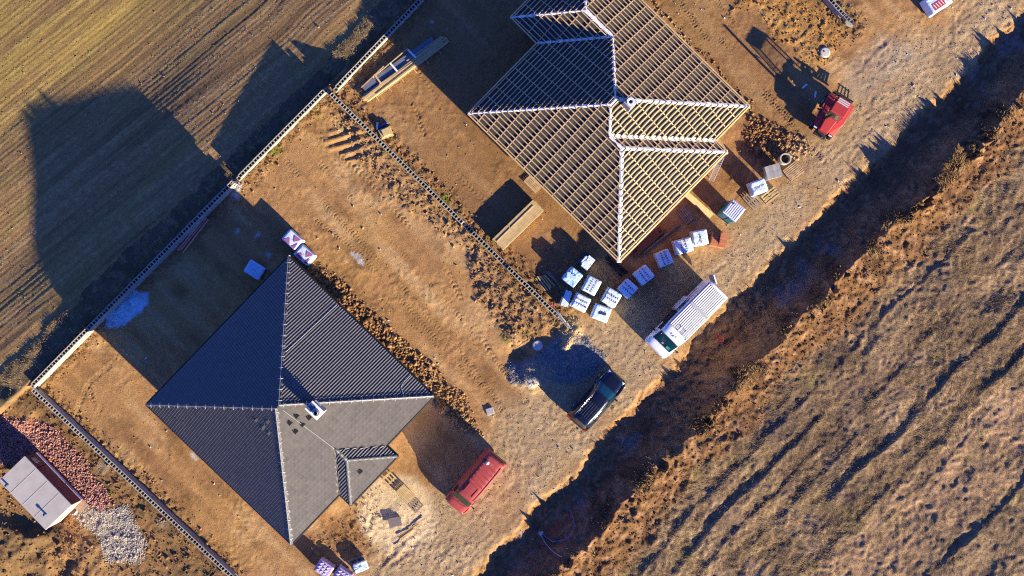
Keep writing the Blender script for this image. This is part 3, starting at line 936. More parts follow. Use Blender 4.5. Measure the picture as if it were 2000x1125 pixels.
# ---- house under construction
HB_E, HB_K = 3.05, 0.42
U2, C2, V2, Q2, A2, B2 = 13.75, 13.3, 14.4, 10.5, 6.67, 2.5
hb_ang = math.radians(45.5)
wc2 = P(913, 222, HB_E)
houseB = thing('unfinished_house', 'house under construction with bare roof battens over dark membrane', 'house', (wc2.x, wc2.y, 0), hb_ang)
def HB(u, v, d=0.0, off=0.0):
    return Vector((u, -v, HB_E + HB_K * d + off))
wb_ = MB()
wb_.box((U2 / 2, -C2 / 2, HB_E / 2 - .1), (U2 - 1.4, C2 - 1.4, HB_E - .05))
wb_.box(((A2 + U2) / 2, B2 - 1.7 - .62, HB_E / 2 - .11), (U2 - A2 - 1.42, 3.2, HB_E - .07))
wb_.box((Q2 / 2, -V2 + 1.5, HB_E / 2 - .12), (Q2 - 1.42, 1.6, HB_E - .09))
wb_.build('wall', M_BLOCKWALL, houseB)
roofB = bpy.data.objects.new('roof', None); COL.objects.link(roofB); roofB.parent = houseB
R1 = (A2 + U2) / 2; H1 = (U2 - A2) / 2; H2 = Q2 / 2
facesB = [
    ([(0, 0), (0, V2), (H2, V2 - H2), (H2, C2 - H2), (C2 / 2, C2 / 2)], lambda u, v: (v, u), lambda s, d: (d, s)),
    ([(0, 0), (A2, 0), (R1, H1), (U2 - C2 / 2, C2 / 2), (C2 / 2, C2 / 2)], lambda u, v: (u, v), lambda s, d: (s, d)),
    ([(A2, 0), (A2, -B2), (R1, H1 - B2), (R1, H1)], lambda u, v: (v, u - A2), lambda s, d: (d + A2, s)),
    ([(A2, -B2), (U2, -B2), (R1, H1 - B2)], lambda u, v: (u, v + B2), lambda s, d: (s, d - B2)),
    ([(U2, -B2), (U2, C2), (U2 - C2 / 2, C2 / 2), (R1, H1), (R1, H1 - B2)], lambda u, v: (v, U2 - u), lambda s, d: (U2 - d, s)),
    ([(U2, C2), (Q2, C2), (H2, C2 - H2), (C2 / 2, C2 / 2), (U2 - C2 / 2, C2 / 2)], lambda u, v: (u, C2 - v), lambda s, d: (s, C2 - d)),
    ([(Q2, C2), (Q2, V2), (H2, V2 - H2), (H2, C2 - H2)], lambda u, v: (v, Q2 - u), lambda s, d: (Q2 - d, s)),
    ([(Q2, V2), (0, V2), (H2, V2 - H2)], lambda u, v: (u, V2 - v), lambda s, d: (s, V2 - d)),
]
RAF, BSP = 0.89, 0.285
rngB = random.Random(5)
for fi, (poly, to_sd, to_uv) in enumerate(facesB):
    sdp = [to_sd(*p) for p in poly]
    # membrane sagging a little between the rafters
    vs, fs = [], []
    dm = max(p[1] for p in sdp)
    nr = int(dm / 0.25) + 1; nc = 100
    for i in range(nr + 1):
        d = min(dm - 1e-4, max(1e-4, dm * i / nr)); I = clip_interval(sdp, d)
        a, b_ = (I[0][0], I[-1][1]) if I else (0, 0)
        for j in range(nc + 1):
            s = a + (b_ - a) * j / nc
            u, v = to_uv(s, d)
            edge = min(s - a, b_ - s, 0.4) / 0.4
            sag = -0.035 * edge * (0.5 - 0.5 * math.cos(2 * math.pi * s / RAF)) + 0.006 * math.sin(s * 9 + d * 13)
            vs.append(tuple(HB(u, v, d, sag)))
    for i in range(nr):
        for j in range(nc):
            k = i * (nc + 1) + j
            fs.append((k, k + 1, k + nc + 2, k + nc + 1))
    me = bpy.data.meshes.new('roof_membrane'); me.from_pydata(vs, [], fs)
    me.polygons.foreach_set('use_smooth', [True] * len(fs))
    link_mesh('roof_membrane', me, M_MEMBRANE, roofB)
    nrm = (HB(*to_uv(0, 1), 1) - HB(*to_uv(0, 0), 0)).cross(HB(*to_uv(1, 0), 0) - HB(*to_uv(0, 0), 0))
    if nrm.z < 0: nrm = -nrm
    nrm.normalize()
    # counter battens up the slope, one over each rafter
    smin = min(p[0] for p in sdp); smax = max(p[0] for p in sdp)
    swap = [(d, s) for s, d in sdp]
    s = math.ceil(smin / RAF) * RAF
    jj = 0
    while s < smax:
        for (d0, d1) in clip_interval(swap, s + 1e-4):
            if d1 - d0 > 0.35:
                d1e = d1 - (0.08 if rngB.random() < .7 else rngB.uniform(.1, .5))
                so = s + rngB.uniform(-.03, .03)
                a = HB(*to_uv(so, d0 + .02), d0 + .02); b_ = HB(*to_uv(s, d1e), d1e)
                if rngB.random() < .2 and fi in (0, 4, 5, 7) and d1 - d0 > 1.2: pass
                MB().bar(a + nrm * .03, b_ + nrm * .03, .055, .045, nrm).build('counter_batten', M_COUNTER, roofB)
        s += RAF
    # tiling battens along the eaves
    d = 0.04
    k = 0
    while d < dm - 0.05:
        for (s0, s1) in clip_interval(sdp, d):
            if s1 - s0 > 0.15:
                jit = rngB.uniform(-.022, .022)
                e0, e1 = rngB.uniform(-.02, .10), rngB.uniform(-.02, .10)
                a = HB(*to_uv(s0 + e0, d + jit), d + jit); b_ = HB(*to_uv(s1 - e1, d - jit), d - jit)
                MB().bar(a + nrm * .075, b_ + nrm * .075, .062 if k else .09, .045, nrm).build('batten', M_BATTEN, roofB)
        d += BSP if k else 0.16
        k += 1
# diagonal wind brace near the corners
for (a, b_) in [((1.3, 1.9), (.35, 2.6)), ((12.4, 11.2), (13.4, 11.9)), ((.5, 12.6), (2.2, 11.9))]:
    pass
# white foil strips on hips, valleys and ridges
def hz(u, v):
    d = [to_sd(u, v)[1] for poly, to_sd, _ in facesB]
    return d
strips = [((0, 0), (C2 / 2, C2 / 2)), ((0, V2), (H2, V2 - H2)), ((U2, C2), (U2 - C2 / 2, C2 / 2)), ((Q2, V2), (H2, V2 - H2)), ((A2, -B2), (R1, H1 - B2)), ((U2, -B2), (R1, H1 - B2)),
          ((R1, H1), (U2 - C2 / 2, C2 / 2)), ((H2, C2 - H2), (C2 / 2, C2 / 2)), ((A2, 0), (R1, H1)), ((Q2, C2), (H2, C2 - H2)),
          ((R1, H1 - B2), (R1, H1)), ((C2 / 2, C2 / 2), (U2 - C2 / 2, C2 / 2)), ((H2, C2 - H2), (H2, V2 - H2))]
def roof_h(u, v):
    main = min(u, U2 - u, v, C2 - v) if (0 <= u <= U2 and 0 <= v <= C2) else -9
    wnw = min(u - A2, U2 - u, v + B2) if (A2 <= u <= U2 and -B2 <= v <= H1) else -9
    wse = min(u, Q2 - u, V2 - v) if (0 <= u <= Q2 and C2 - H2 <= v <= V2) else -9
    return max(main, wnw, wse)
for (a, b_) in strips:
    a2, b2 = Vector(a), Vector(b_); d = b2 - a2; L = d.length
    if L < .2: continue
    side = Vector((-d.y, d.x)).normalized()
    n = max(2, int(L / .25)); vs, fs = [], []
    for i in range(n + 1):
        p = a2 + d * (i / n)
        wdt = (.125 if (a in ((U2, C2), (0, V2), (Q2, V2), (Q2, C2), (R1, H1 - B2))) else .08) + .03 * math.sin(i * 2.3) + rngB.uniform(-.02, .03)
        for k, o in enumerate((-wdt, 0, wdt)):
            q = p + side * o
            h = roof_h(q.x, q.y)
            if h < -1: h = max(0.0, roof_h(p.x, p.y))
            vs.append(tuple(HB(q.x, q.y, max(h, 0), .038 + rngB.uniform(-.006, .012) + (0.0 if k != 1 else .012))))
    for i in range(n):
        for k in range(2):
            fs.append((i * 3 + k, i * 3 + k + 1, i * 3 + k + 4, i * 3 + k + 3))
    me = bpy.data.meshes.new('foil_strip'); me.from_pydata(vs, [], fs)
    link_mesh('foil_strip', me, M_FOIL, roofB)
# chimney
chB = bpy.data.objects.new('chimney', None); COL.objects.link(chB); chB.parent = houseB
pz = P(1231, 200, 6.6) - houseB.location
c_, s_ = math.cos(-hb_ang), math.sin(-hb_ang)
chB.location = (pz.x * c_ - pz.y * s_, pz.x * s_ + pz.y * c_, 5.9)
MB().box((0, 0, .1), (.62, .62, 1.5)).build('stack', mat('chimney_block', (.40, .37, .34), .9, 0, .15, 5), chB, bevel=.02)
MB().lathe([(.10, .86), (.24, .86), (.26, 1.0), (.14, 1.0), (.11, .87)], 20).build('flue_collar', mat('flue_liner', (.62, .64, .68), .5), chB)
MB().lathe([(.0, .88), (.11, .88)], 16).build('flue', M_BLACK, chB)
# eave boards that stick out under the roof (open porch frame)
for (a, b_) in [((1400, 276), (1424, 296)), ((1402, 280), (1420, 272))]:
    A_, B_ = P(*a, 2.7), P(*b_, 2.7)
# ------------------------------------------------------------------ boundary walls of hollow concrete blocks
M_BLOCK = mat('concrete_block', (0.34, 0.31, 0.26), 0.92, 0, 0.2, 7, 0.35, 50)
BL, BH, BW = 0.5, 0.25, 0.30
def block_mesh():
    mb = MB()
    xs = [-BL / 2 + .003, -BL / 2 + .045, -.0225, .0225, BL / 2 - .045, BL / 2 - .003]
    ys = [-BW / 2, -BW / 2 + .045, BW / 2 - .045, BW / 2]
    z0, z1 = 0.003, BH - .003
    idx = {}
    for k, zz in enumerate((z0, z1)):
        for i, x in enumerate(xs):
            for j, y in enumerate(ys):
                idx[(i, j, k)] = len(mb.v); mb.v.append((x, y, zz))
    for i in range(5):
        for j in range(3):
            hole = j == 1 and i in (1, 3)
            if not hole:
                mb.f.append((idx[i, j, 1], idx[i + 1, j, 1], idx[i + 1, j + 1, 1], idx[i, j + 1, 1]))
            else:
                for (p, q) in (((i, 1), (i + 1, 1)), ((i + 1, 1), (i + 1, 2)), ((i + 1, 2), (i, 2)), ((i, 2), (i, 1))):
                    mb.f.append((idx[p[0], p[1], 0], idx[q[0], q[1], 0], idx[q[0], q[1], 1], idx[p[0], p[1], 1]))
    for i in range(5):
        mb.f.append((idx[i, 0, 0], idx[i + 1, 0, 0], idx[i + 1, 0, 1], idx[i, 0, 1]))
        mb.f.append((idx[i + 1, 3, 0], idx[i, 3, 0], idx[i, 3, 1], idx[i + 1, 3, 1]))
    for j in range(3):
        mb.f.append((idx[0, j + 1, 0], idx[0, j, 0], idx[0, j, 1], idx[0, j + 1, 1]))
        mb.f.append((idx[5, j, 0], idx[5, j + 1, 0], idx[5, j + 1, 1], idx[5, j, 1]))
    me = bpy.data.meshes.new('concrete_block'); me.from_pydata(mb.v, [], mb.f); me.materials.append(M_BLOCK)
    return me
BLOCK = block_mesh()
def block_wall(label, a, b, courses, z0=0.0, base=-2.2, skip=()):
    top = z0 + courses * BH
    A_, B_ = P(*a, top), P(*b, top)
    d = Vector((B_.x - A_.x, B_.y - A_.y, 0)); L = d.length
    ang = math.atan2(d.y, d.x)
    t = thing('boundary_wall', label, 'wall', (A_.x, A_.y, 0), ang, 'hollow block boundary walls')
    t['kind'] = 'thing'
    MB().box((L / 2, 0, (base + z0) / 2 - .002), (L, BW - .03, z0 - base)).build('footing', M_CONC, t)
    for c in range(courses):
        x = BL / 2 + (BL / 2 if c % 2 else 0)
        while x < L - .1:
            if not (c == courses - 1 and any(s0 < x < s1 for s0, s1 in skip)):
                link_mesh('concrete_block', BLOCK, None, t, (x, random.uniform(-.006, .006), z0 + c * BH), (0, 0, random.uniform(-.006, .006)))
            x += BL
    return t
block_wall('long hollow block wall between the house shade and the tilled field', (58, 757), (457, 353), 4)
block_wall('sunlit hollow block wall from the step up to the north corner', (462, 350), (637, 173), 2)
block_wall('hollow block wall beside the red container and brick rubble', (63, 761), (458, 1132), 3)
block_wall('hollow block wall dividing the two house plots', (641, 178), (1092, 620), 2, skip=((13.2, 14.1), (17.0, 17.6)))
block_wall('hollow block wall behind the long plank stack at the top edge', (652, 176), (828, -8), 2)
block_wall('short hollow block wall end at the top near the tractor', (1612, -12), (1650, 30), 3)
# ------------------------------------------------------------------ vehicles
M_RUBBER = mat('tyre_rubber', (0.02, 0.019, 0.018), 0.9, 0, 0.3, 8)
M_RIM = mat('steel_rim', (0.35, 0.35, 0.36), 0.4, 0.7, 0.1)
M_GLASS = mat('dark_window_glass', (0.012, 0.022, 0.028), 0.06, 0, 0, spec=0.8)
M_HEAD = mat('headlight_lens', (0.62, 0.64, 0.66), 0.12, 0.2, spec=0.7)
M_TAIL = mat('taillight_lens', (0.35, 0.02, 0.02), 0.2)
M_TRIM = mat('dark_trim', (0.02, 0.02, 0.022), 0.55, 0, 0.2)
M_CHROME = mat('chrome', (0.6, 0.6, 0.6), 0.15, 1.0)

def crom(pts, n):
    """Catmull-Rom through rows of numbers, n samples per span, clamped ends"""
    pts = np.asarray(pts, float)
    out = []
    for i in range(len(pts) - 1):
        p0 = pts[max(i - 1, 0)]; p1 = pts[i]; p2 = pts[i + 1]; p3 = pts[min(i + 2, len(pts) - 1)]
        for k in range(n):
            t = k / n
            q = 0.5 * (2 * p1 + (p2 - p0) * t * 0.7 + (2 * p1 * 0 + 0) * t)   # damped tangents
            m1 = (p2 - p0) * 0.35; m2 = (p3 - p1) * 0.35
            h00 = 2 * t ** 3 - 3 * t ** 2 + 1; h10 = t ** 3 - 2 * t ** 2 + t
            h01 = -2 * t ** 3 + 3 * t ** 2; h11 = t ** 3 - t ** 2
            out.append(h00 * p1 + h10 * m1 + h01 * p2 + h11 * m2)
    out.append(pts[-1])
    return np.array(out)

class Shell:
    """car body as a lofted skin: key stations (x, sill_w, sill_z, belt_w, belt_z, roof_w, roof_z, centre_z)"""
    def __init__(s, st, nx=5, nj=4):
        k = crom(st, nx)
        s.rows = []
        for (x, ws, zs, wb, zb, wr, zr, zc) in k:
            prof = [(ws * .94, zs), (ws, zs + .22 * (zb - zs)), (wb, zs + .75 * (zb - zs)), (wb * .995, zb), (wb + (wr - wb) * .55, zb + (zr - zb) * .55),
                    (wr + .015, zr - .09), (wr - .05, zr - .015), (wr * .6, zr + (zc - zr) * .75), (0, zc)]
            h = crom(prof, nj)
            s.rows.append([(x, y, z_) for y, z_ in h] + [(x, -y, z_) for y, z_ in h[::-1][1:]])
        s.nr = len(s.rows); s.nc = len(s.rows[0]); s.nx = nx; s.nj = nj; s.half = (s.nc - 1) // 2
    def patch(s, i0, i1, j0, j1, off=0.0):
        vs, fs = [], []
        for i in range(i0, i1 + 1):
            for j in range(j0, j1 + 1):
                a = Vector(s.rows[i][j])
                if off:
                    du = Vector(s.rows[min(i + 1, s.nr - 1)][j]) - Vector(s.rows[max(i - 1, 0)][j])
                    dv = Vector(s.rows[i][min(j + 1, s.nc - 1)]) - Vector(s.rows[i][max(j - 1, 0)])
                    n = du.cross(dv)
                    if n.length > 1e-9:
                        n.normalize()
                        c = Vector((a.x, 0, 0.9))
                        if n.dot(a - c) < 0: n = -n
                        a = a + n * off
                vs.append(tuple(a))
        w = j1 - j0 + 1
        for i in range(i1 - i0):
            for j in range(w - 1):
                fs.append((i * w + j, i * w + j + 1, (i + 1) * w + j + 1, (i + 1) * w + j))
        return vs, fs
    def body(s, name, m, parent):
        vs, fs = s.patch(0, s.nr - 1, 0, s.nc - 1)
        fs = list(fs)
        fs.append(tuple(range(s.nc))); fs.append(tuple(range((s.nr - 1) * s.nc, s.nr * s.nc))[::-1])
        mb = MB().add(vs, fs)
        o = mb.build(name, m, parent)
        o.data.polygons.foreach_set('use_smooth', [len(p.vertices) == 4 for p in o.data.polygons])
        return o
    def panel(s, name, m, parent, i0, i1, j0, j1, off=0.006):
        vs, fs = s.patch(i0, i1, j0, j1, off)
        me = bpy.data.meshes.new(name); me.from_pydata(vs, [], fs)
        me.polygons.foreach_set('use_smooth', [True] * len(fs))
        return link_mesh(name, me, m, parent)
    def roof_z(s, x, y):
        best = min(s.rows, key=lambda r: abs(r[0][0] - x))
        h = best[:s.half + 1]
        q = min(h, key=lambda p: abs(p[1] - abs(y)) - (p[2] > 1.2) * 5)
        return q[2]

def wheel(parent, x, y, r, w):
    o = bpy.data.objects.new('wheel', None); COL.objects.link(o); o.parent = parent; o.location = (x, y, r)
    MB().lathe([(r * .62, -w / 2), (r * .93, -w / 2), (r, -w / 2 + .04), (r, w / 2 - .04), (r * .93, w / 2), (r * .62, w / 2)], 24, axis='Y').build('tyre', M_RUBBER, o, smooth=True)
    s = 1 if y > 0 else -1
    MB().lathe([(0.001, s * w * .30), (r * .3, s * w * .34), (r * .5, s * w * .22), (r * .63, s * w * .42)], 18, axis='Y').build('rim', M_RIM, o, smooth=True)

def paint(name, col, dirt):
    return mat(name, col, 0.28, 0, 0.07, 1.3, 0, 30, 0.5, coat=0.6, wear=(dirt, 2.2, 0.66))

# ---- white panel van
vx = (P(1406, 564, 2.5) + P(1275.5, 684, .6)) / 2
van = thing('panel_van', 'white long panel van with ribbed roof and side door open', 'van', (vx.x, vx.y, 0), math.radians(225.3))
M_VAN = paint('van_white', (0.82, 0.82, 0.80), (0.6, 0.55, 0.48))
st = [(-3.0, .93, .45, .96, 1.2, .80, 2.36, 2.40), (-2.93, .97, .40, 1.0, 1.2, .84, 2.43, 2.48), (-2.0, .98, .38, 1.01, 1.2, .86, 2.45, 2.51), (0.0, .98, .38, 1.01, 1.2, .86, 2.45, 2.51),
      (1.1, .98, .38, 1.01, 1.2, .86, 2.43, 2.50), (1.62, .98, .38, 1.01, 1.2, .82, 2.32, 2.40), (2.42, .97, .38, 1.0, 1.12, .80, 1.42, 1.46), (2.62, .96, .38, .98, 1.02, .80, 1.22, 1.27),
      (2.9, .92, .36, .93, .82, .74, 1.0, 1.05), (3.0, .80, .40, .82, .66, .62, .76, .80)]
sh = Shell(st, 5, 4)
sh.body('body', M_VAN, van)
nj = 4
ws_ = sh.panel('windscreen', mat('windscreen_teal', (0.006, 0.042, 0.058), 0.06, 0, 0, spec=.8), van, 26, 30, 5 * nj + 1, sh.nc - 1 - 5 * nj - 1)
MB().box((2.28, .45, 1.66), (.22, .3, .012), rot=Matrix.Rotation(.85, 3, 'Y')).build('dashboard_paper', mat('paper_teal', (.05, .35, .33), .6), ws_)
MB().box((2.28, -.05, 1.66), (.13, .16, .012), rot=Matrix.Rotation(.85, 3, 'Y')).build('dashboard_paper', mat('paper_blue', (.25, .4, .5), .6), ws_)
for (j0, j1) in ((3 * nj + 1, 5 * nj - 1), (sh.nc - 5 * nj, sh.nc - 2 - 3 * nj)):
    sh.panel('side_window', M_GLASS, van, 20, 26, j0, j1)
for s in (-1, 1):
    MB().box((2.86, s * .66, .88), (.22, .3, .16), taper=.8).build('headlight', M_HEAD, van, bevel=.03)
    m_ = bpy.data.objects.new('mirror', None); COL.objects.link(m_); m_.parent = van
    MB().box((2.02, s * 1.13, 1.45), (.14, .2, .3), taper=.9).build('housing', M_TRIM, m_, bevel=.03)
    MB().bar((2.02, s * .95, 1.4), (2.02, s * 1.08, 1.42), .05, .05).build('arm', M_TRIM, m_)
    MB().box((-2.98, s * .88, 1.25), (.06, .1, .5)).build('taillight', M_TAIL, van)
    for xx in (-1.95, 1.95): wheel(van, xx, s * .86, .35, .22)
# roof ribs, cross seam and front recess
for k in range(11):
    y = -.70 + k * .14
    zr = 2.515 - .045 * (abs(y) / .8) ** 2
    for (x0, x1) in ((-2.78, -1.12), (-.88, 1.02 if abs(y) > .4 or k == 5 else 0.62)):
        MB().box(((x0 + x1) / 2, y, zr + .012), (x1 - x0, .085, .055)).build('roof_rib', M_VAN, van, bevel=.008)
for (x0, x1) in ((-2.80, -1.10), (-.90, 1.04)):
    MB().box(((x0 + x1) / 2, 0, 2.505), (x1 - x0, 1.42, .02)).build('roof_groove_or_shade', mat('groove_shade', (.16, .16, .17), .8), van)  # dark panel painted in for the shade between the ribs
for k in range(6):
    MB().box((.83, -.27 + k * .11, 2.525), (.3, .06, .04)).build('roof_rib', M_VAN, van)
MB().box((-1.0, 0, 2.51), (.16, 1.5, .03)).build('roof_seam', mat('seal_grey', (.4, .41, .42), .6), van)
for y in (-.79, .79):
    MB().box((-.85, y, 2.445), (4.0, .03, .035)).build('roof_gutter', M_TRIM, van)
for (x, y) in ((1.42, .18), (1.5, .02), (1.45, -.2)):
    MB().box((x, y, 2.475), (.13, .03, .03)).build('roof_aerial', M_TRIM, van)
# open sliding door on the right-hand side and its dark doorway, rear door swung out
MB().box((.62, -1.003, 1.35), (1.15, .03, 1.7)).build('doorway', M_TRIM, van)
sdr = bpy.data.objects.new('sliding_door', None); COL.objects.link(sdr); sdr.parent = van
MB().box((-.62, -1.12, 1.33), (1.25, .07, 1.8), taper=.93).build('panel', M_VAN, sdr, bevel=.03)
MB().box((-.1, -1.17, 1.15), (.12, .04, .06)).build('handle', M_TRIM, sdr)
MB().box((-.9, -1.06, 1.95), (2.3, .03, .05)).build('door_rail', M_TRIM, van)
rd = bpy.data.objects.new('rear_door', None); COL.objects.link(rd); rd.parent = van
MB().box((-3.34, -.66, 1.38), (.66, .06, 1.75), rz=math.radians(62)).build('panel', mat('door_lining', (.32, .33, .36), .6), rd, bevel=.02)
MB().box((-3.31, -.63, 2.26), (.68, .09, .05), rz=math.radians(62)).build('edge', M_VAN, rd)
MB().box((2.36, .1, 1.60), (.02, .6, .02), rot=Matrix.Rotation(.3, 3, 'Z')).build('wiper', M_TRIM, van)
MB().box((2.40, -.45, 1.55), (.02, .6, .02), rot=Matrix.Rotation(.3, 3, 'Z')).build('wiper', M_TRIM, van)

# ---- red older van
a_, b_ = P(886.7, 990, .5), P(971, 889, .5)
rv = thing('minibus_van', 'faded red van with roof fan parked on the gravel road', 'van', ((a_.x + b_.x) / 2, (a_.y + b_.y) / 2, 0), math.radians(230.2))
M_RED = mat('faded_red', (0.33, 0.05, 0.045), 0.5, 0, 0.12, 1.6, 0, 30, 0.4, wear=((.36, .12, .10), 2.4, .60))
st = [(-2.37, .84, .42, .88, .95, .68, 1.5, 1.55), (-2.3, .88, .34, .92, .95, .72, 1.72, 1.78), (-2.12, .90, .3, .92, .95, .73, 1.86, 1.92), (-1.0, .90, .3, .92, .95, .74, 1.87, 1.94), (.6, .90, .3, .92, .95, .74, 1.85, 1.93),
      (1.05, .90, .3, .92, .95, .70, 1.78, 1.86), (1.72, .90, .3, .92, .95, .74, 1.12, 1.18), (1.86, .90, .3, .91, .92, .76, 1.03, 1.09), (2.22, .86, .3, .87, .72, .70, .90, .95), (2.37, .76, .34, .78, .60, .60, .70, .74)]
sh = Shell(st, 5, 4)
sh.body('body', M_RED, rv)
M_WS2 = mat('windscreen_green', (0.03, 0.045, 0.022), 0.06, 0, .5, 5, spec=.8, col2=(.006, .02, .02))
sh.panel('windscreen', M_WS2, rv, 26, 29, 5 * nj + 2, sh.nc - 1 - 5 * nj - 2)
for (j0, j1) in ((3 * nj + 1, 5 * nj - 1), (sh.nc - 5 * nj, sh.nc - 2 - 3 * nj)):
    sh.panel('side_window', M_GLASS, rv, 22, 27, j0, j1)
sh.panel('rear_window', mat('dusty_glass', (.05, .04, .035), .3), rv, 5, 9, 5 * nj + 2, sh.nc - 1 - 5 * nj - 2, .005) if False else None
MB().box((-2.39, 0, 1.3), (.03, 1.15, .42), rot=Matrix.Rotation(-.12, 3, 'Y')).build('rear_window', mat('dusty_glass', (.06, .045, .04), .3), rv)
for s in (-1, 1):
    MB().bar((-2.05, s * .69, 1.90), (.95, s * .69, 1.885), .03, .04).build('roof_gutter', M_TRIM, rv)
    MB().box((2.24, s * .62, .72), (.16, .28, .14), taper=.8).build('headlight', M_HEAD, rv, bevel=.02)
    MB().box((-2.36, s * .8, 1.0), (.06, .1, .36)).build('taillight', M_TAIL, rv)
    m_ = bpy.data.objects.new('mirror', None); COL.objects.link(m_); m_.parent = rv
    MB().box((1.45, s * 1.04, 1.15), (.1, .18, .2), taper=.9).build('housing', M_TRIM, m_, bevel=.02)
    MB().bar((1.45, s * .9, 1.1), (1.45, s * 1.0, 1.12), .04, .04).build('arm', M_TRIM, m_)
    for xx in (-1.45, 1.5): wheel(rv, xx, s * .80, .32, .2)
for k, x in enumerate((-1.55, -1.2, -.85, -.5, -.15)):
    MB().box((x, 0, 1.942), (.07, 1.1, .014)).build('roof_rib', M_RED, rv, bevel=.004)
for (c, d) in (((.42, -.36, 1.935), (.7, .03, .025)), ((.42, .36, 1.935), (.7, .03, .025)), ((.77, 0, 1.925), (.03, .75, .025)), ((.07, 0, 1.945), (.03, .75, .025))):
    MB().box(c, d).build('hatch_frame', M_RED, rv)
MB().lathe([(.001, 2.06), (.1, 2.05), (.13, 2.0), (.13, 1.93)], 16, (-1.75, -.32, 0)).build('roof_fan', mat('fan_grey', (.6, .6, .58), .4), rv, smooth=True)
MB().box((1.78, .25, 1.19), (.02, .55, .015), rot=Matrix.Rotation(.25, 3, 'Z')).build('wiper', M_TRIM, rv)
MB().box((1.80, -.3, 1.17), (.02, .55, .015), rot=Matrix.Rotation(.25, 3, 'Z')).build('wiper', M_TRIM, rv)
MB().box((2.36, 0, .45), (.1, 1.5, .2)).build('bumper', M_TRIM, rv, bevel=.03)

# ---- black SUV
a_, b_ = P(1206, 733, .6), P(1125, 826, .6)
suv = thing('suv_car', 'glossy black SUV with silver roof rails beside the slate gravel', 'car', ((a_.x + b_.x) / 2, (a_.y + b_.y) / 2, 0), math.radians(48.9))
M_SUV = mat('suv_black', (0.006, 0.007, 0.012), 0.22, 0, .2, 2, spec=.5, coat=.8)
st = [(-2.27, .74, .42, .80, .85, .60, 1.02, 1.06), (-2.15, .86, .34, .90, .9, .66, 1.16, 1.22), (-1.98, .90, .3, .92, .95, .62, 1.46, 1.54), (-1.65, .90, .28, .93, .98, .60, 1.58, 1.66), (-.6, .90, .28, .93, .98, .62, 1.62, 1.70), (.35, .90, .28, .93, .98, .60, 1.58, 1.66),
      (.55, .90, .28, .93, .98, .60, 1.50, 1.58), (1.15, .90, .28, .93, .98, .74, 1.02, 1.10), (1.5, .90, .28, .92, .94, .74, .96, 1.04), (2.0, .84, .28, .86, .80, .68, .84, .92), (2.2, .70, .32, .74, .66, .56, .72, .78), (2.27, .55, .36, .6, .56, .45, .60, .64)]
sh = Shell(st, 5, 4)
sh.body('body', M_SUV, suv)
sh.panel('windscreen', mat('windscreen_blue', (0.004, 0.036, 0.05), 0.05, 0, 0, spec=.8), suv, 30, 35, 5 * nj + 1, sh.nc - 1 - 5 * nj - 1)
sh.panel('rear_window', mat('bronze_glass', (.09, .075, .055), .15, .2), suv, 6, 12, 5 * nj + 1, sh.nc - 1 - 5 * nj - 1)
for (j0, j1) in ((3 * nj + 1, 5 * nj - 1), (sh.nc - 5 * nj, sh.nc - 2 - 3 * nj)):
    for (i0, i1) in ((12, 17), (18, 23), (24, 31)):
        sh.panel('side_window', M_GLASS, suv, i0, i1, j0, j1)
for s in (-1, 1):
    MB().tube([(-1.75, s * .60, 1.62), (-1.5, s * .60, 1.70), (-.5, s * .61, 1.73), (.1, s * .60, 1.70), (.35, s * .59, 1.63)], .022, 8).build('roof_rail', M_CHROME, suv, smooth=True)
    MB().bar((-1.95, s * .935, .99), (.9, s * .935, 1.0), .012, .035).build('belt_trim', M_CHROME, suv)
    MB().box((2.02, s * .62, .76), (.28, .28, .12), taper=.7).build('headlight', M_HEAD, suv, bevel=.03)
    MB().box((-2.18, s * .76, 1.0), (.12, .2, .2)).build('taillight', M_TAIL, suv, bevel=.02)
    m_ = bpy.data.objects.new('mirror', None); COL.objects.link(m_); m_.parent = suv
    MB().box((.85, s * 1.04, 1.06), (.14, .2, .14), taper=.85).build('housing', M_SUV, m_, bevel=.03)
    MB().bar((.85, s * .9, 1.0), (.85, s * .98, 1.02), .05, .05).build('arm', M_TRIM, m_)
    for xx in (-1.38, 1.4): wheel(suv, xx, s * .82, .36, .24)
for y in (-.36, -.18, 0, .18, .36):
    MB().box((-.9, y, 1.705 - .06 * abs(y)), (1.2, .016, .012)).build('roof_groove_or_shade', mat('groove_grey', (.12, .12, .13), .4), suv)
MB().box((-1.6, .1, 1.72), (.16, .05, .05), taper=.5).build('roof_aerial', M_TRIM, suv)
MB().box((-2.26, 0, .55), (.10, 1.5, .16)).build('bumper', M_CHROME, suv, bevel=.03)
MB().box((1.06, .25, 1.16), (.02, .6, .015), rot=Matrix.Rotation(.2, 3, 'Z')).build('wiper', M_TRIM, suv)

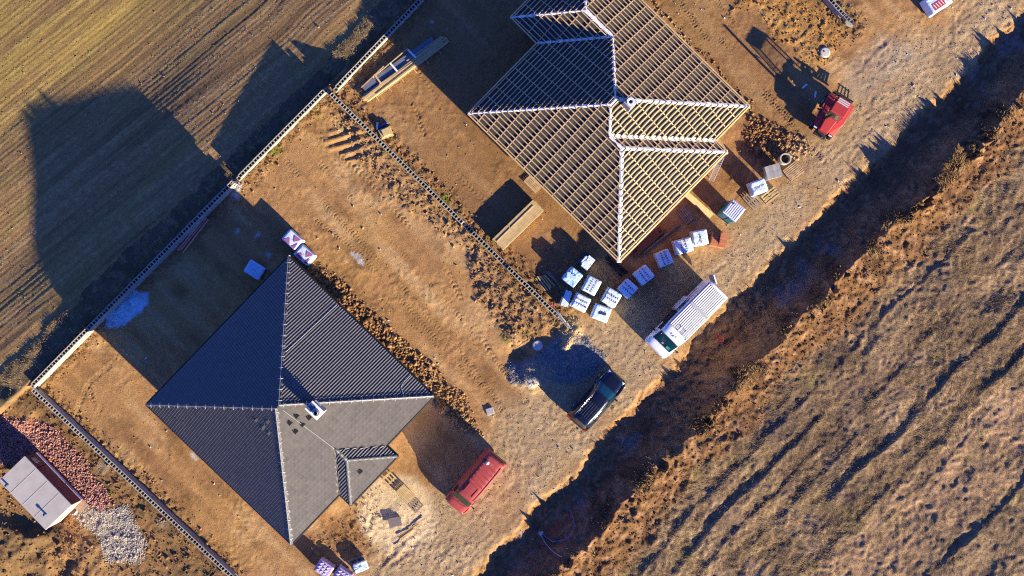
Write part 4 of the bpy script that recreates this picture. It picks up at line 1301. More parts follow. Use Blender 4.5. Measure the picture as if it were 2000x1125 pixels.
# ---- red compact tractor with cab, exhaust and rear forks
tc_ = P(1625, 226, .9)
tr = thing('compact_tractor', 'red compact tractor with cab and black rear forks on churned soil', 'tractor', (tc_.x, tc_.y, 0), math.radians(238.8))
M_TR = mat('tractor_red', (0.36, 0.035, 0.032), 0.42, 0, 0.12, 2, 0, 30, .45, wear=((.30, .10, .08), 3, .66))
MB().add([(.25, -.42, .75), (1.35, -.36, .75), (1.35, .36, .75), (.25, .42, .75), (.25, -.42, 1.35), (1.32, -.33, 1.18), (1.32, .33, 1.18), (.25, .42, 1.35)],
         [(3, 2, 1, 0), (4, 5, 6, 7), (0, 1, 5, 4), (1, 2, 6, 5), (2, 3, 7, 6), (3, 0, 4, 7)]).build('hood', M_TR, tr, bevel=.05, seg=2)
for s in (-1, 1):
    fb = MB().add([(-1.25, s * .48, 1.05), (1.2, s * .40, .95), (1.2, s * .80, .85), (.2, s * .98, .95), (-1.25, s * .98, 1.0),
                   (-1.25, s * .48, 1.17), (1.2, s * .40, 1.05), (1.2, s * .80, .92), (.2, s * .98, 1.03), (-1.25, s * .98, 1.1)],
                  [(4, 3, 2, 1, 0), (5, 6, 7, 8, 9), (0, 1, 6, 5), (1, 2, 7, 6), (2, 3, 8, 7), (3, 4, 9, 8), (4, 0, 5, 9)])
    fb.build('fender', M_TR, tr, bevel=.03)
    MB().box((1.28, s * .6, .92), (.1, .26, .12)).build('headlight', M_HEAD, tr, bevel=.02)
    wheel(tr, -.75, s * .86, .52, .34); wheel(tr, 1.05, s * .72, .36, .26)
MB().box((.1, 0, .62), (2.7, .55, .4)).build('chassis', M_TRIM, tr, bevel=.03)
cab = bpy.data.objects.new('cab', None); COL.objects.link(cab); cab.parent = tr
for (x0, y0, x1, y1) in ((.30, .55, .12, .5), (-1.0, .55, -.95, .5)):
    for s in (-1, 1):
        MB().bar((x0, s * y0, 1.1), (x1, s * y1, 2.1), .07, .07).build('pillar', M_TR, cab)
MB().box((-.42, 0, 2.14), (1.22, 1.12, .10), taper=.94).build('cab_roof', M_TR, cab, bevel=.04, seg=2)
for k in range(3):
    MB().box((-.88 + k * .13, -.02, 2.20), (.075, .86, .03)).build('roof_slat', mat('slat_grey', (.5, .47, .45), .5), cab)
MB().add([(.32, -.5, 1.36), (.32, .5, 1.36), (.14, .46, 2.08), (.14, -.46, 2.08)], [(0, 1, 2, 3)]).build('windscreen', glass_mat('cab_glass', (.10, .09, .08), .45), cab)
for s in (-1, 1):
    MB().add([(.26, s * .54, 1.3), (-.96, s * .54, 1.3), (-.92, s * .5, 2.06), (.12, s * .5, 2.06)], [(0, 1, 2, 3)]).build('side_window', glass_mat('cab_side_glass', (.1, .1, .1), .8), cab)
MB().box((-.5, 0, 1.15), (.5, .5, .35)).build('seat', M_TRIM, cab, bevel=.05)
MB().tube([(.55, -.38, 1.3), (.55, -.38, 1.9), (.55, -.38, 2.3), (.52, -.38, 2.75)], .085, 10).build('exhaust', M_TRIM, tr)
MB().box((.55, -.40, 1.9), (.16, .13, .6)).build('silencer', M_TRIM, tr, bevel=.03)
fk = bpy.data.objects.new('rear_forks', None); COL.objects.link(fk); fk.parent = tr
for y in (-.5, .5, 0):
    MB().bar((-1.3, y, .85), (-1.62, y, .9), .1, .1).build('link_arm', M_TRIM, fk)
for z_ in (.6, 1.0): MB().bar((-1.55, -.75, z_), (-1.55, .75, z_), .1, .1).build('cross_bar', M_TRIM, fk)
for y in (-.45, -.15, .15, .45): MB().bar((-1.55, y, .55), (-2.35, y * .8 - .25, .5), .09, .05).build('tine', M_TRIM, fk)
MB().bar((-2.3, -.75, .55), (-2.2, .25, .55), .08, .06).build('tine_bar', M_TRIM, fk)
MB().box((1.5, 0, .62), (.28, .9, .3)).build('front_weight', M_TRIM, tr, bevel=.03)
MB().tube([(1.62, .2, .7), (1.62, .2, .95)], .05, 8).build('hitch_pin', M_CHROME, tr)
m_ = bpy.data.objects.new('mirror', None); COL.objects.link(m_); m_.parent = tr
MB().bar((.3, -.5, 1.7), (.36, -1.15, 1.75), .05, .04).build('arm', M_TRIM, m_)
MB().box((.36, -1.2, 1.72), (.06, .2, .3)).build('housing', M_TRIM, m_, bevel=.02)
# ------------------------------------------------------------------ site objects
M_WOOD = mat('sawn_wood', (0.42, 0.29, 0.16), 0.8, 0, 0.25, 5, 0.2, 40)
M_WOODY = mat('yellow_plank', (0.48, 0.34, 0.16), 0.8, 0, 0.2, 4, 0.2, 40)
M_WOODG = mat('grey_weathered_wood', (0.24, 0.18, 0.13), 0.85, 0, 0.3, 5, 0.2, 40)
M_WOODR = mat('red_brown_beam', (0.16, 0.06, 0.035), 0.7, 0, 0.3, 5, 0.2, 40)
M_PLASTIC = mat('white_wrap', (0.60, 0.72, 0.80), 0.32, 0, 0.10, 4, 0.6, 9, .5)  # white foil with the blue of shade mixed into its colour
M_INK = mat('black_ink', (0.012, 0.012, 0.013), 0.7)
M_ORANGE = mat('orange_ink', (0.55, 0.13, 0.02), 0.7)
M_TARP = mat('shade_tinted_tarp', (0.40, 0.60, 0.78), 0.45, 0, .1, 3, .3, 6)  # white tarp; the blue of its shade is put into the colour
M_PURPLE = mat('purple_print', (0.30, 0.10, 0.22), 0.5, 0, .2, 4)
M_CLAY = mat('clay_brick', (0.44, 0.16, 0.075), 0.9, 0, 0.22, 6, 0.3)
M_GREYB = mat('grey_stone', (0.33, 0.32, 0.31), 0.9, 0, 0.25, 8, 0.3)
M_TILEST = mat('stacked_roof_tile', (0.07, 0.07, 0.075), 0.6, 0, .3, 6)
M_PVC = mat('brown_pipe', (0.72, 0.30, 0.2), 0.5, 0, .12, 3)
M_BLUE = mat('blue_plastic', (0.01, 0.08, 0.35), 0.4)
M_STEEL = mat('rusty_steel', (0.2, 0.17, 0.15), 0.6, .5, .3, 9)

def base(px, py, zt=0.0):
    """ground point below a top seen at (px,py) at height zt"""
    p = P(px, py, zt)
    return Vector((p.x, p.y, gz1(p)))

def lay_pallet(parent, z0=0.0, m=M_WOOD, L=1.2, W=0.8, nb=7, rng=random, dz=0.0):
    """pallet boards as parts of parent"""
    for y in (-W / 2 + .06, 0, W / 2 - .06):
        MB().box((0, y, z0 + .012), (L, .1, .022)).build('bottom_board', m, parent)
        for x in (-L / 2 + .08, 0, L / 2 - .08):
            MB().box((x, y, z0 + .062), (.14, .095, .078)).build('foot_block', m, parent)
    for x in (-L / 2 + .08, 0, L / 2 - .08):
        MB().box((x, 0, z0 + .112), (.14, W, .02)).build('cross_board', m, parent)
    for k in range(nb):
        y = -W / 2 + .05 + k * (W - .1) / (nb - 1)
        MB().box((0, y, z0 + .134), (L, .1 if nb < 8 else .08, .022), rz=rng.uniform(-.008, .008)).build('deck_board', m, parent)

def euro_pallet(px, py, ang, label, m=M_WOOD, zt=.15, nb=6, L=1.2, W=.8, upside=False):
    p = base(px, py, zt)
    t = thing('wooden_pallet', label, 'pallet', p, math.radians(ang), 'empty wooden pallets on the site')
    lay_pallet(t, 0, m, L, W, nb)
    return t

def soft_cover(dx, dy, h, seed, name, m, parent, z0=0.0, n=14, wob=.025, rag=.0):
    """plastic hood drawn over a block stack: uneven top, bulging sides, loose hem"""
    rng = np.random.default_rng(seed)
    g = rng.normal(0, 1, (5, 5))
    def bump(a, b):
        x = (a + 1) * 2; y = (b + 1) * 2
        i = min(3, int(x)); j = min(3, int(y)); u = x - i; v = y - j
        return (g[i, j] * (1 - u) + g[i + 1, j] * u) * (1 - v) + (g[i, j + 1] * (1 - u) + g[i + 1, j + 1] * u) * v
    vs, fs = [], []
    rings = [(1.0, 1.0)]
    prof = [(1.05, .0), (1.025, .25), (1.01, .6), (1.0, .95), (.98, 1.0), (.75, 1.004), (.5, 1.006), (.25, 1.006), (0.0, 1.006)]
    per = 4 * n
    for (sc, hh) in prof:
        for k in range(per):
            side, t = divmod(k, n)
            q = -1 + 2 * t / n
            x, y = [(q, -1), (1, q), (-q, 1), (-1, -q)][side]
            r = (abs(x) ** 16 + abs(y) ** 16) ** (1 / 16)
            x, y = x / r, y / r
            b1 = bump(x * sc / 1.05, y * sc / 1.05)
            fold = .35 * math.sin(x * 11 + y * 7 + seed) + .3 * math.sin(y * 17 - x * 5 + seed * 2)
            px_, py_ = x * sc * dx / 2, y * sc * dy / 2
            if hh < .9:
                px_ += x * wob * (fold * .7 + rag * math.sin(k * 1.7 + seed)); py_ += y * wob * (fold * .7 + rag * math.sin(k * 2.1 + seed))
            zz = z0 + h * hh + (wob * .8 * (b1 * .5 + fold * .5) if hh > .9 else 0)
            vs.append((px_, py_, zz))
    for i in range(len(prof) - 1):
        for k in range(per):
            a = i * per + k; b_ = i * per + (k + 1) % per
            fs.append((a, b_, b_ + per, a + per))
    o = MB().add(vs, fs).build(name, m, parent, smooth=True)
    return o

def letters(parent, lines, z, size, gap, rot=0.0, accent=(), x=0.0, y=0.0, sq=1.0):
    n = len(lines)
    for li, txt in enumerate(lines):
        yy = (n - 1) / 2 * gap - li * gap
        w = size * .86
        for ci, ch in enumerate(txt):
            if ch == ' ': continue
            me = text_mesh(ch, size)
            cx = (ci - (len(txt) - 1) / 2) * w * sq
            c, s = math.cos(rot), math.sin(rot)
            mm = M_ORANGE if (li, ci) in accent else M_INK
            link_mesh('lettering', me, mm, parent, (x + cx * c - yy * s, y + cx * s + yy * c, z), (0, 0, rot + random.uniform(-.08, .08)))

# ---- foil-wrapped pallets of roof tiles by the house under construction
wrapped = [  # px, py, size along edge, other, angle of the edge, height, lettering rotation, label, kind
    (1156, 557.5, 1.02, 1.14, -28, 1.0, math.radians(90), 'white wrapped tile pallet with two text lines, left of the front pair', 'text'),
    (1135, 591, 1.10, 1.05, -27, 1.0, 0, 'white wrapped tile pallet with black text beside the half open tile stack', 'text'),
    (1195, 581.7, 1.08, 1.12, -31, 1.0, 0, 'creased white wrapped tile pallet with black text touching a shaded blue one', 'text'),
    (1175, 611.6, 1.18, 1.05, -21, .95, 0, 'white wrapped pallet with handwritten style script, nearest the road', 'script'),
    (1227, 563.7, 1.02, 1.02, -43, 1.0, 0, 'wrapped tile pallet in full shade, lowest of the shaded row', 'text'),
    (1258.8, 537, 1.05, 1.08, -51.6, 1.0, 0, 'wrapped tile pallet in full shade, middle of the shaded row', 'text'),
    (1298, 504, 1.05, .98, -66, 1.0, 0, 'wrapped tile pallet in full shade, upper one of the shaded row', 'text'),
    (1335.8, 480, 1.0, 1.2, -75, 1.0, math.radians(180), 'white wrapped tile pallet crossed by a shadow band', 'text'),
    (1368, 464, 1.06, 1.05, -80, 1.0, 0, 'creased white wrapped tile pallet next to the orange brick stack', 'crease'),
    (1482.7, 364.7, .95, 1.1, -70, 1.0, math.radians(90), 'creased white wrapped pallet with black text between wooden pallets', 'crease'),
]
for k, (px, py, sx, sy, ang, h, rt, lab, kind) in enumerate(wrapped):
    p = base(px, py, h + .05)
    t = thing('wrapped_pallet', lab, 'wrapped pallet', p, math.radians(ang), 'foil wrapped tile pallets')
    lay_pallet(t, 0, M_WOODG, sx * .98, sy * .96, 5)
    c = soft_cover(sx, sy, h - .13, 30 + k, 'plastic_cover', M_PLASTIC, t, .15, wob=.035 if kind == 'crease' else .022)
    zt = h + .035
    if kind == 'text':
        letters(c, ['KUBBEL', 'TERRAN'], zt, .19, .30, rt, ((0, 1), (1, 4)))
    elif kind == 'script':
        me = text_mesh('filda', .36, shear=.5)
        link_mesh('lettering', me, M_INK, c, (.02, 0, zt + .01), (0, 0, math.radians(8)))
    else:
        letters(c, ['TERRAN'], zt + .005, .17, .3, rt, ((0, 4),) if k == 8 else (), sq=.85)
# ---- opened stacks
def open_stack(px, py, ang, lab, h, sx, sy, variant):
    p = base(px, py, h)
    t = thing('opened_pallet', lab, 'tile stack', p, math.radians(ang), 'opened pallets beside the wrapped ones')
    lay_pallet(t, 0, M_WOODG, sx, sy, 5)
    if variant == 'half':
        for i in range(5):
            for j in range(2):
                hh = h - .2 - (.25 if (i < 2) else 0) - .03 * j
                MB().box((-sx / 2 + .11 + i * (sx - .2) / 4.2, -sy / 4 + j * sy / 2, .16 + hh / 2), (.17, sy / 2 - .05, hh), rz=random.uniform(-.04, .04)).build('tile_bundle', M_TILEST if i < 2 else M_PLASTIC, t, bevel=.01)
        soft_cover(sx * .55, sy * .6, .3, 71, 'torn_foil', M_PLASTIC, t, h - .35, wob=.05)
    elif variant == 'tarp':
        soft_cover(sx, sy, h - .13, 72, 'plastic_cover', M_TARP, t, .15, wob=.05)
        for q in range(3):
            MB().box((-.3 + q * .22, -.1 + q * .08, h + .06), (.26, .5 - q * .1, .10), rz=.5 + q * .2).build('loose_foil', M_TARP, t, bevel=.03)
    else:
        for i in range(6):
            hh = h - .2 - (.3 if i == 0 else 0)
            MB().box((-sx / 2 + .09 + i * (sx - .17) / 5, 0, .16 + hh / 2), (.14, sy - .06 - (.12 if i % 2 else 0), hh), rz=random.uniform(-.03, .03)).build('tile_bundle', M_PLASTIC if i > 1 else M_TILEST, t, bevel=.012)
        soft_cover(.4, .3, .14, 73, 'torn_foil', M_PLASTIC, t, .2 , wob=.05)
open_stack(1145, 510, -39, 'opened pallet with dark tiles and torn foil near the house corner', .9, 1.0, 1.0, 'half')
open_stack(1118.4, 541, -39, 'pallet under a white tarp tinted shade blue with a loose fold on top', .9, 1.05, 1.12, 'tarp')
open_stack(1103.5, 582, -20, 'half open striped tile stack closest to the dividing wall', .8, .75, 1.2, 'rows')

# ---- orange hollow brick stack, grey stone stack
p = base(1405, 468, .95)
t = thing('brick_stack', 'stack of orange hollow clay bricks with the top layer half used', 'brick stack', p, math.radians(-10))
lay_pallet(t, 0, M_WOODY, 1.1, 1.0, 6)
brick_me = MB().box((0, 0, 0), (.49, .24, .24)).mesh('brick'); brick_me.materials.append(M_CLAY)
for lz in range(4):
    for i in range(2):
        for j in range(4):
            if lz == 3 and (i == 0 or (j == 0)): continue
            link_mesh('brick', brick_me, None, t, (-.26 + i * .52 + random.uniform(-.01, .01), -.375 + j * .25, .155 + .12 + lz * .245), (0, 0, random.uniform(-.02, .02)))
p = base(1511, 334.7, .75)
t = thing('stone_stack', 'grey concrete stone stack on a pallet below the concrete ring', 'stone stack', p, math.radians(-75))
lay_pallet(t, 0, M_WOODG, .95, 1.1, 5)
st_me = MB().box((0, 0, 0), (.46, .26, .19)).mesh('stone'); st_me.materials.append(M_GREYB)
for lz in range(3):
    for i in range(2):
        for j in range(4):
            link_mesh('stone', st_me, None, t, (-.235 + i * .47 + random.uniform(-.008, .008), -.405 + j * .27, .15 + .1 + lz * .195), (0, 0, random.uniform(-.015, .015)))

# ---- portable toilet
p = base(1434.5, 411, 2.3)
t = thing('portable_toilet', 'teal portable toilet cabin with pale roof by the gravel road', 'toilet cabin', p, math.radians(-38.4))
M_TEAL = mat('teal_plastic', (0.005, 0.20, 0.28), .4, 0, .1, 3)
M_ROOFW = mat('toilet_roof', (.62, .63, .66), .35, 0, .06, 2)
MB().box((0, 0, .08), (1.14, 1.14, .16)).build('base', M_TRIM, t, bevel=.02)
MB().box((0, 0, 1.15), (1.08, 1.08, 2.0)).build('cabin', M_TEAL, t, bevel=.03)
for q, (c, d) in enumerate((((-.56, -.27, 1.2), (.05, .4, 1.6)), ((-.56, .27, 1.2), (.05, .4, 1.6)), ((-.27, -.56, 1.2), (.4, .05, 1.6)), ((.27, -.56, 1.2), (.4, .05, 1.6)), ((.56, .27, 1.2), (.05, .4, 1.6)), ((.56, -.27, 1.2), (.05, .4, 1.6)))):
    MB().box(c, d).build('wall_panel', M_TEAL, t, bevel=.02)
MB().box((0, .56, 1.1), (.8, .05, 1.85)).build('door', M_TEAL, t, bevel=.02)
MB().box((-.2, -.59, 1.5), (.22, .02, .1)).build('sticker', mat('sticker_red', (.5, .12, .1), .6), t)
MB().box((0, 0, 2.20), (1.16, 1.16, .12), taper=.96).build('roof', M_ROOFW, t, bevel=.03)
for k in range(7):
    MB().box((-.45 + k * .15, 0, 2.268), (.06, 1.02, .02)).build('roof_rib', M_ROOFW, t)
MB().tube([(-.35, .33, 2.24), (-.35, .33, 2.42)], .055, 10).build('vent_pipe', M_BLACK, t)

# ---- cabin container with firemen lettering
HS = 2.25
cc = Vector(((P(48, 893.6, HS) + P(138.6, 988.5, HS) + P(88.5, 1035.5, HS) + P(-1, 934, HS)) / 4))
t = thing('site_container', 'dark red container cabin with grey flat roof and lettered white stripe', 'container', (cc.x, cc.y, gz1(cc)), math.radians(-46.3))
M_CRED = mat('container_red', (0.13, 0.03, 0.035), 0.5, 0, .15, 2)
M_CROOF = mat('container_roof', (0.43, 0.40, 0.36), 0.7, 0, .14, .9, .15, 8, col2=(.33, .30, .27))
LX, LY = 4.62, 2.42
MB().box((0, 0, .12), (LX, LY, .2)).build('floor_frame', M_TRIM, t)
for (a, w_x) in ((-LX / 2 + .55, 1.1), (LX / 2 - 1.74, 3.48)):
    MB().box((a, LY / 2 - .03, 1.15), (w_x - .02, .06, 1.95)).build('side_panel', M_CRED, t)
MB().box((0, -LY / 2 + .03, 1.15), (LX, .06, 1.95)).build('back_panel', M_CRED, t)
M_CEND = mat('container_end', (.62, .36, .28), .6, 0, .1, 3)
for s in (-1, 1):
    MB().box((s * (LX / 2 - .03), 0, 1.15), (.06, LY - .13, 1.95)).build('end_panel', M_CEND, t)
st_ = MB().box((0, LY / 2 + .012, .58), (LX - .04, .02, .26)).build('white_stripe', mat('stripe_white', (.55, .53, .62), .5), t)
me = text_mesh('HASIČI', .27)
link_mesh('lettering', me, M_INK, st_, (.95, LY / 2 + .026, .58), (math.radians(90), 0, math.radians(180)))
win = bpy.data.objects.new('window', None); COL.objects.link(win); win.parent = t
MB().box((-LX / 2 + .52, LY / 2 + .012, 1.5), (.62, .03, .62)).build('frame', M_TRIM, win)
MB().box((-LX / 2 + .52, LY / 2 + .03, 1.5), (.5, .02, .5)).build('pane', mat('dusty_pane', (.22, .19, .15), .25), win)
MB().box((0, 0, 2.18), (LX + .06, LY + .06, .1)).build('roof', M_CROOF, t, bevel=.02)
for k in range(1, 4):
    MB().box((-LX / 2 + k * LX / 4, 0, 2.236), (.03, LY - .1, .012)).build('roof_seam', M_CROOF, t)
for (x, y) in ((LX / 2 - .75, -.45), (-LX / 2 + .62, -.95)):
    pp = bpy.data.objects.new('vent_stack', None); COL.objects.link(pp); pp.parent = t; pp.location = (x, y, 2.22)
    MB().lathe([(.07, 0), (.07, .2), (.11, .21), (.11, .26), (.0, .29)], 14).build('pipe', mat('blue_vent', (.03, .07, .16), .4), pp, smooth=True)
MB().box((LX / 2 + .28, .75, .35), (.5, .85, .06)).build('step_board', M_WOODG, t)
MB().box((LX / 2 + .28, .75, .17), (.42, .7, .3)).build('step_box', M_WOODG, t)
for q in range(4):
    p = base(146 + q * 9, 1000 - q * 8) + Vector((random.uniform(-.3, .3), random.uniform(-.2, .2), .0))
    o = MB().box((0, 0, .03), (.5 - q * .07, .12, .05), rz=.9 + q * .3).build('wood_offcut', M_FOIL, None, p)
    set_props(o, 'pale offcut board lying by the container step, number %s from the roof corner' % ('one', 'two', 'three', 'four')[q], 'board', 'offcuts by the container')

# ---- insulation packs at the north corner of the tiled house, tarp pallet
for k, (px, py, an, lab) in enumerate(((570.5, 468, -41, 'printed foil insulation pack half in sunlight, farther from the roof corner'), (594, 498, -41, 'printed foil insulation pack mostly shaded, touching the roof corner'))):
    p = base(px, py, .9)
    t = thing('insulation_pack', lab, 'insulation pack', p, math.radians(an), 'insulation packs at the house corner')
    lay_pallet(t, 0, M_WOODG, 1.1, .8, 5)
    c = soft_cover(1.22, .92, .74, 81 + k, 'foil_wrap', mat('pink_foil', (.50, .56, .66), .35, 0, .1, 3), t, .15, wob=.02)
    # printed chevrons on top
    for (pts) in ([(-.5, -.4), (.1, -.4), (-.2, 0)], [(-.05, .35), (.5, .4), (.2, -.05)], [(.28, -.4), (.55, -.4), (.5, .1)]):
        MB().add([(x, y, .915) for x, y in pts] + [(x, y, .921) for x, y in pts], [(0, 1, 2), (3, 4, 5), (0, 1, 4, 3), (1, 2, 5, 4), (2, 0, 3, 5)]).build('printed_mark', M_PURPLE, c)
p = base(496.6, 527, .9)
t = thing('covered_pallet', 'shaded pallet under a flat sheet with a bent wire frame', 'covered pallet', p, math.radians(-32))
lay_pallet(t, 0, M_WOODG, 1.2, .95, 5)
MB().box((0, 0, .5), (1.05, .8, .7)).build('stack', M_PURPLE, t, bevel=.02)
soft_cover(1.2, .95, .1, 91, 'cover_sheet', M_TARP, t, .82, wob=.03)
MB().tube([(.55, .42, .4), (.62, .55, .6), (.75, .5, .6), (.8, .2, .5), (.78, -.1, .4)], .015, 6).build('wire_frame', M_WIRE, t)
MB().tube([(.7, -.2, .3), (1.15, .15, .25)], .015, 6).build('wire_frame', M_WIRE, t)

# ---- brown pipes by the wall
for k, (a, b_) in enumerate((((396, 424), (341, 484)), ((400, 423), (347, 489)), ((404, 425), (353, 488)), ((407, 428), (357, 494)), ((401, 422), (342, 479)))):
    A_, B_ = P(*a, .1), P(*b_, .1)
    zz = .08 if k < 4 else .2
    o = MB().tube([(0, 0, zz), (B_.x - A_.x, B_.y - A_.y, zz)], .062, 10).lathe([(.0, 0)], 3).build('drain_pipe', M_PVC, None, (A_.x, A_.y, gz1(A_)), smooth=True)
    set_props(o, 'brown plastic drain pipe by the block wall, %s from the wall' % ('second', 'third', 'fourth', 'outermost', 'closest')[k], 'pipe', 'brown drain pipes by the wall')

# ---- timber stacks
def plank_stack(name, lab, a, b_, width, layers, per, m, zt, thick=.045, cross=True, rag=.0):
    A_, B_ = P(*a, zt), P(*b_, zt)
    d = Vector((B_.x - A_.x, B_.y - A_.y, 0)); L = d.length
    t = thing(name, lab, 'timber', ((A_.x + B_.x) / 2, (A_.y + B_.y) / 2, gz1((A_ + B_) / 2)), math.atan2(d.y, d.x))
    for x in (-L * .38, 0, L * .38):
        MB().box((x, 0, .05), (.1, width + .1, .1)).build('bearer', M_WOODG, t)
    z0 = .105
    w = width / per
    for i in range(layers):
        for j in range(per):
            ll = L - random.uniform(0, rag)
            MB().box((random.uniform(-rag, rag) / 2, -width / 2 + (j + .5) * w, z0 + thick / 2), (ll, w - .008, thick - .004), rz=random.uniform(-.003, .003)).build('plank', m, t)
        z0 += thick
        if cross and i % 4 == 3:
            z0 += .0
    return t, L, z0
t, L, z1 = plank_stack('plank_stack', 'thick stack of fresh pale planks casting a wide shadow by the dividing wall', (1052, 400), (972, 478), 1.08, 8, 7, M_WOODY, .66, .07, rag=.05)
MB().box((.1, -.22, z1 + .02), (L * .9, .05, .035)).build('loose_lath', M_WOOD, t)
MB().box((.55, .02, z1 + .02), (.05, 1.0, .035)).build('cross_lath', M_WOOD, t)
t, L, z1 = plank_stack('long_board_pile', 'very long loose pile of boards crossing the edge of the roof shadow', (713, 192), (870, 76), .55, 5, 4, M_WOODY, .45, .06, rag=.5)
MB().box((-.2, .55, .22), (L * .86, .5, .3), rz=-.02).build('sheet_bundle', mat('dark_sheet', (.16, .17, .2), .5, .2, .2, 2), t, bevel=.01)
for q, (x, y, ll, an) in enumerate(((-.6, .95, 3.2, .06), (1.9, .35, 3.0, -.02), (-2.2, .9, 2.2, .12), (.6, .1, 5.5, -.03), (-1.5, .0, 4.5, .02), (.3, -.38, 6.0, .02))):
    MB().box((x, y, .40 + .02 * q), (ll, .06, .04), rz=an).build('loose_board', M_WOOD if q != 4 else M_WOODY, t)
for q, x in enumerate((-2.0, -.6, 1.0)):
    MB().box((x, .55, .46), (.12, .8, .06), rz=.08 * q).build('cross_board', M_WOODY if q == 0 else M_FOIL, t)
for q in range(6):
    MB().box((-L / 2 + .7 + q * 1.1, -.42, .1), (.07, .4, .06)).build('bearer_end', M_WOOD, t)
# boards below the house under construction
t, L, z1 = plank_stack('beam_pile', 'dark red brown beams lying below the eave of the unfinished house', (1237, 497), (1294, 446), .55, 2, 4, M_WOODR, .3, .1, rag=.6)
MB().box((.9, -.48, .12), (3.4, .14, .12), rz=-.05).build('long_beam', M_WOODG, t)
MB().box((-.2, .32, .36), (2.4, .05, .05), rz=.01).build('edge_strip', M_PURPLE, t)
for q, (a, b_) in enumerate((((1182, 505), (1222, 535)), ((1186, 501), (1226, 532)), ((1189, 515), (1215, 540)), ((1196, 512), (1220, 528)))):
    A_, B_ = P(*a), P(*b_)
    o = MB().tube([(0, 0, .09), ((B_ - A_).x, (B_ - A_).y, .09)], .055, 8).build('black_pipe', M_TRIM, None, (A_.x, A_.y, gz1(A_)), smooth=True)
    set_props(o, 'dark pipe in shade at the south roof corner, %s of four' % ('lower outer one', 'upper outer one', 'shortest outer one', 'short inner one')[q], 'pipe', 'dark pipes at the roof corner')
# round posts
for q in range(9):
    a = P(1046 + q * 3.4, 545 - q * 2.0 + random.uniform(-3, 3)); ang = math.radians(-50 + random.uniform(-7, 7)); L = 1.15 + random.uniform(-.15, .2)
    o = MB().tube([(0, 0, .06 + .05 * (q % 2)), (math.cos(ang) * L, math.sin(ang) * L, .06 + .05 * (q % 2))], .05, 8).build('timber_post', M_WOODG if q > 5 else M_WOODY, None, (a.x, a.y, gz1(a)), smooth=False)
    set_props(o, '%s round timber post in the small bundle by the wall, %s from the left' % ('grey' if q > 5 else 'pale', ('first', 'second', 'third', 'fourth', 'fifth', 'sixth', 'seventh', 'eighth', 'ninth')[q]), 'post', 'timber posts in the small bundle')
# empty pallets
euro_pallet(765, 940, -46, 'pale empty pallet at the porch eave with wide gaps', M_WOODY, nb=4)
euro_pallet(792, 965, -46, 'pale slatted pallet in line below the one at the porch', M_WOODY, nb=7, zt=.3).location.z += .16
euro_pallet(808, 983, -46, 'greyish slatted pallet at the end of the line by the sand', M_WOODG, nb=5)
euro_pallet(1340, 419, -52, 'grey slatted pallet with one pale board under the eave', M_WOODG, nb=6)
euro_pallet(1469, 391, -48, 'brown weathered pallet below the creased wrapped pallet', M_WOODG, nb=5)
euro_pallet(1504.7, 382, 38, 'bright yellow pallet with open gaps beside the brown one', M_WOODY, nb=4, W=.7)
t = euro_pallet(1553, 333, 38, 'orange tinted slatted pallet next to the concrete ring', M_WOOD, nb=8, zt=.5, W=1.0); t.location.z += .0
euro_pallet(1040, 360, -45, 'small pallet peeking out below the long south-west eave', M_WOOD, nb=5, W=.6)
# ramp plank and steel tread
A_, B_ = P(1340, 379, .3), P(1390, 422, .1)
o = MB().bar((0, 0, .42), (B_.x - A_.x, B_.y - A_.y, .08), .42, .05).bar((.1, .1, .47), ((B_ - A_).x * .95, (B_ - A_).y * .95, .13), .1, .03).build('ramp_plank', M_WOODY, None, (A_.x, A_.y, 0))
set_props(o, 'wide orange plank ramp leaning from the eave of the unfinished house', 'plank')
A_, B_ = P(1404, 310, .6), P(1390, 352, .2)
tt = thing('steel_grating', 'perforated steel tread leaning at the east corner of the unfinished house', 'grating', (A_.x, A_.y, 0), math.atan2((B_ - A_).y, (B_ - A_).x))
Lg = (B_ - A_).length
for s in (-.17, .17): MB().bar((0, s, 1.5), (Lg, s, .1), .03, .05).build('side_rail', M_WIRE, tt)
for q in range(14):
    f = (q + .5) / 14
    MB().box((Lg * f, 0, 1.5 - 1.4 * f), (.045, .32, .02)).build('rung', M_WIRE, tt)
A_ = P(1412, 287, 2.6)
o = MB().box((0, 0, 2.55), (1.15, .22, .12), rz=math.radians(-58)).box((0, 0, 1.2), (.16, .16, 2.6)).build('eave_beam', M_WOODY, houseB)
o.matrix_parent_inverse = houseB.matrix_world.inverted()
pl = Vector((A_.x, A_.y, 0)) - houseB.location
o.location = (pl.x * c_ - pl.y * s_, pl.x * s_ + pl.y * c_, 0); o.rotation_euler = (0, 0, -hb_ang)
o.matrix_parent_inverse = Matrix.Identity(4)
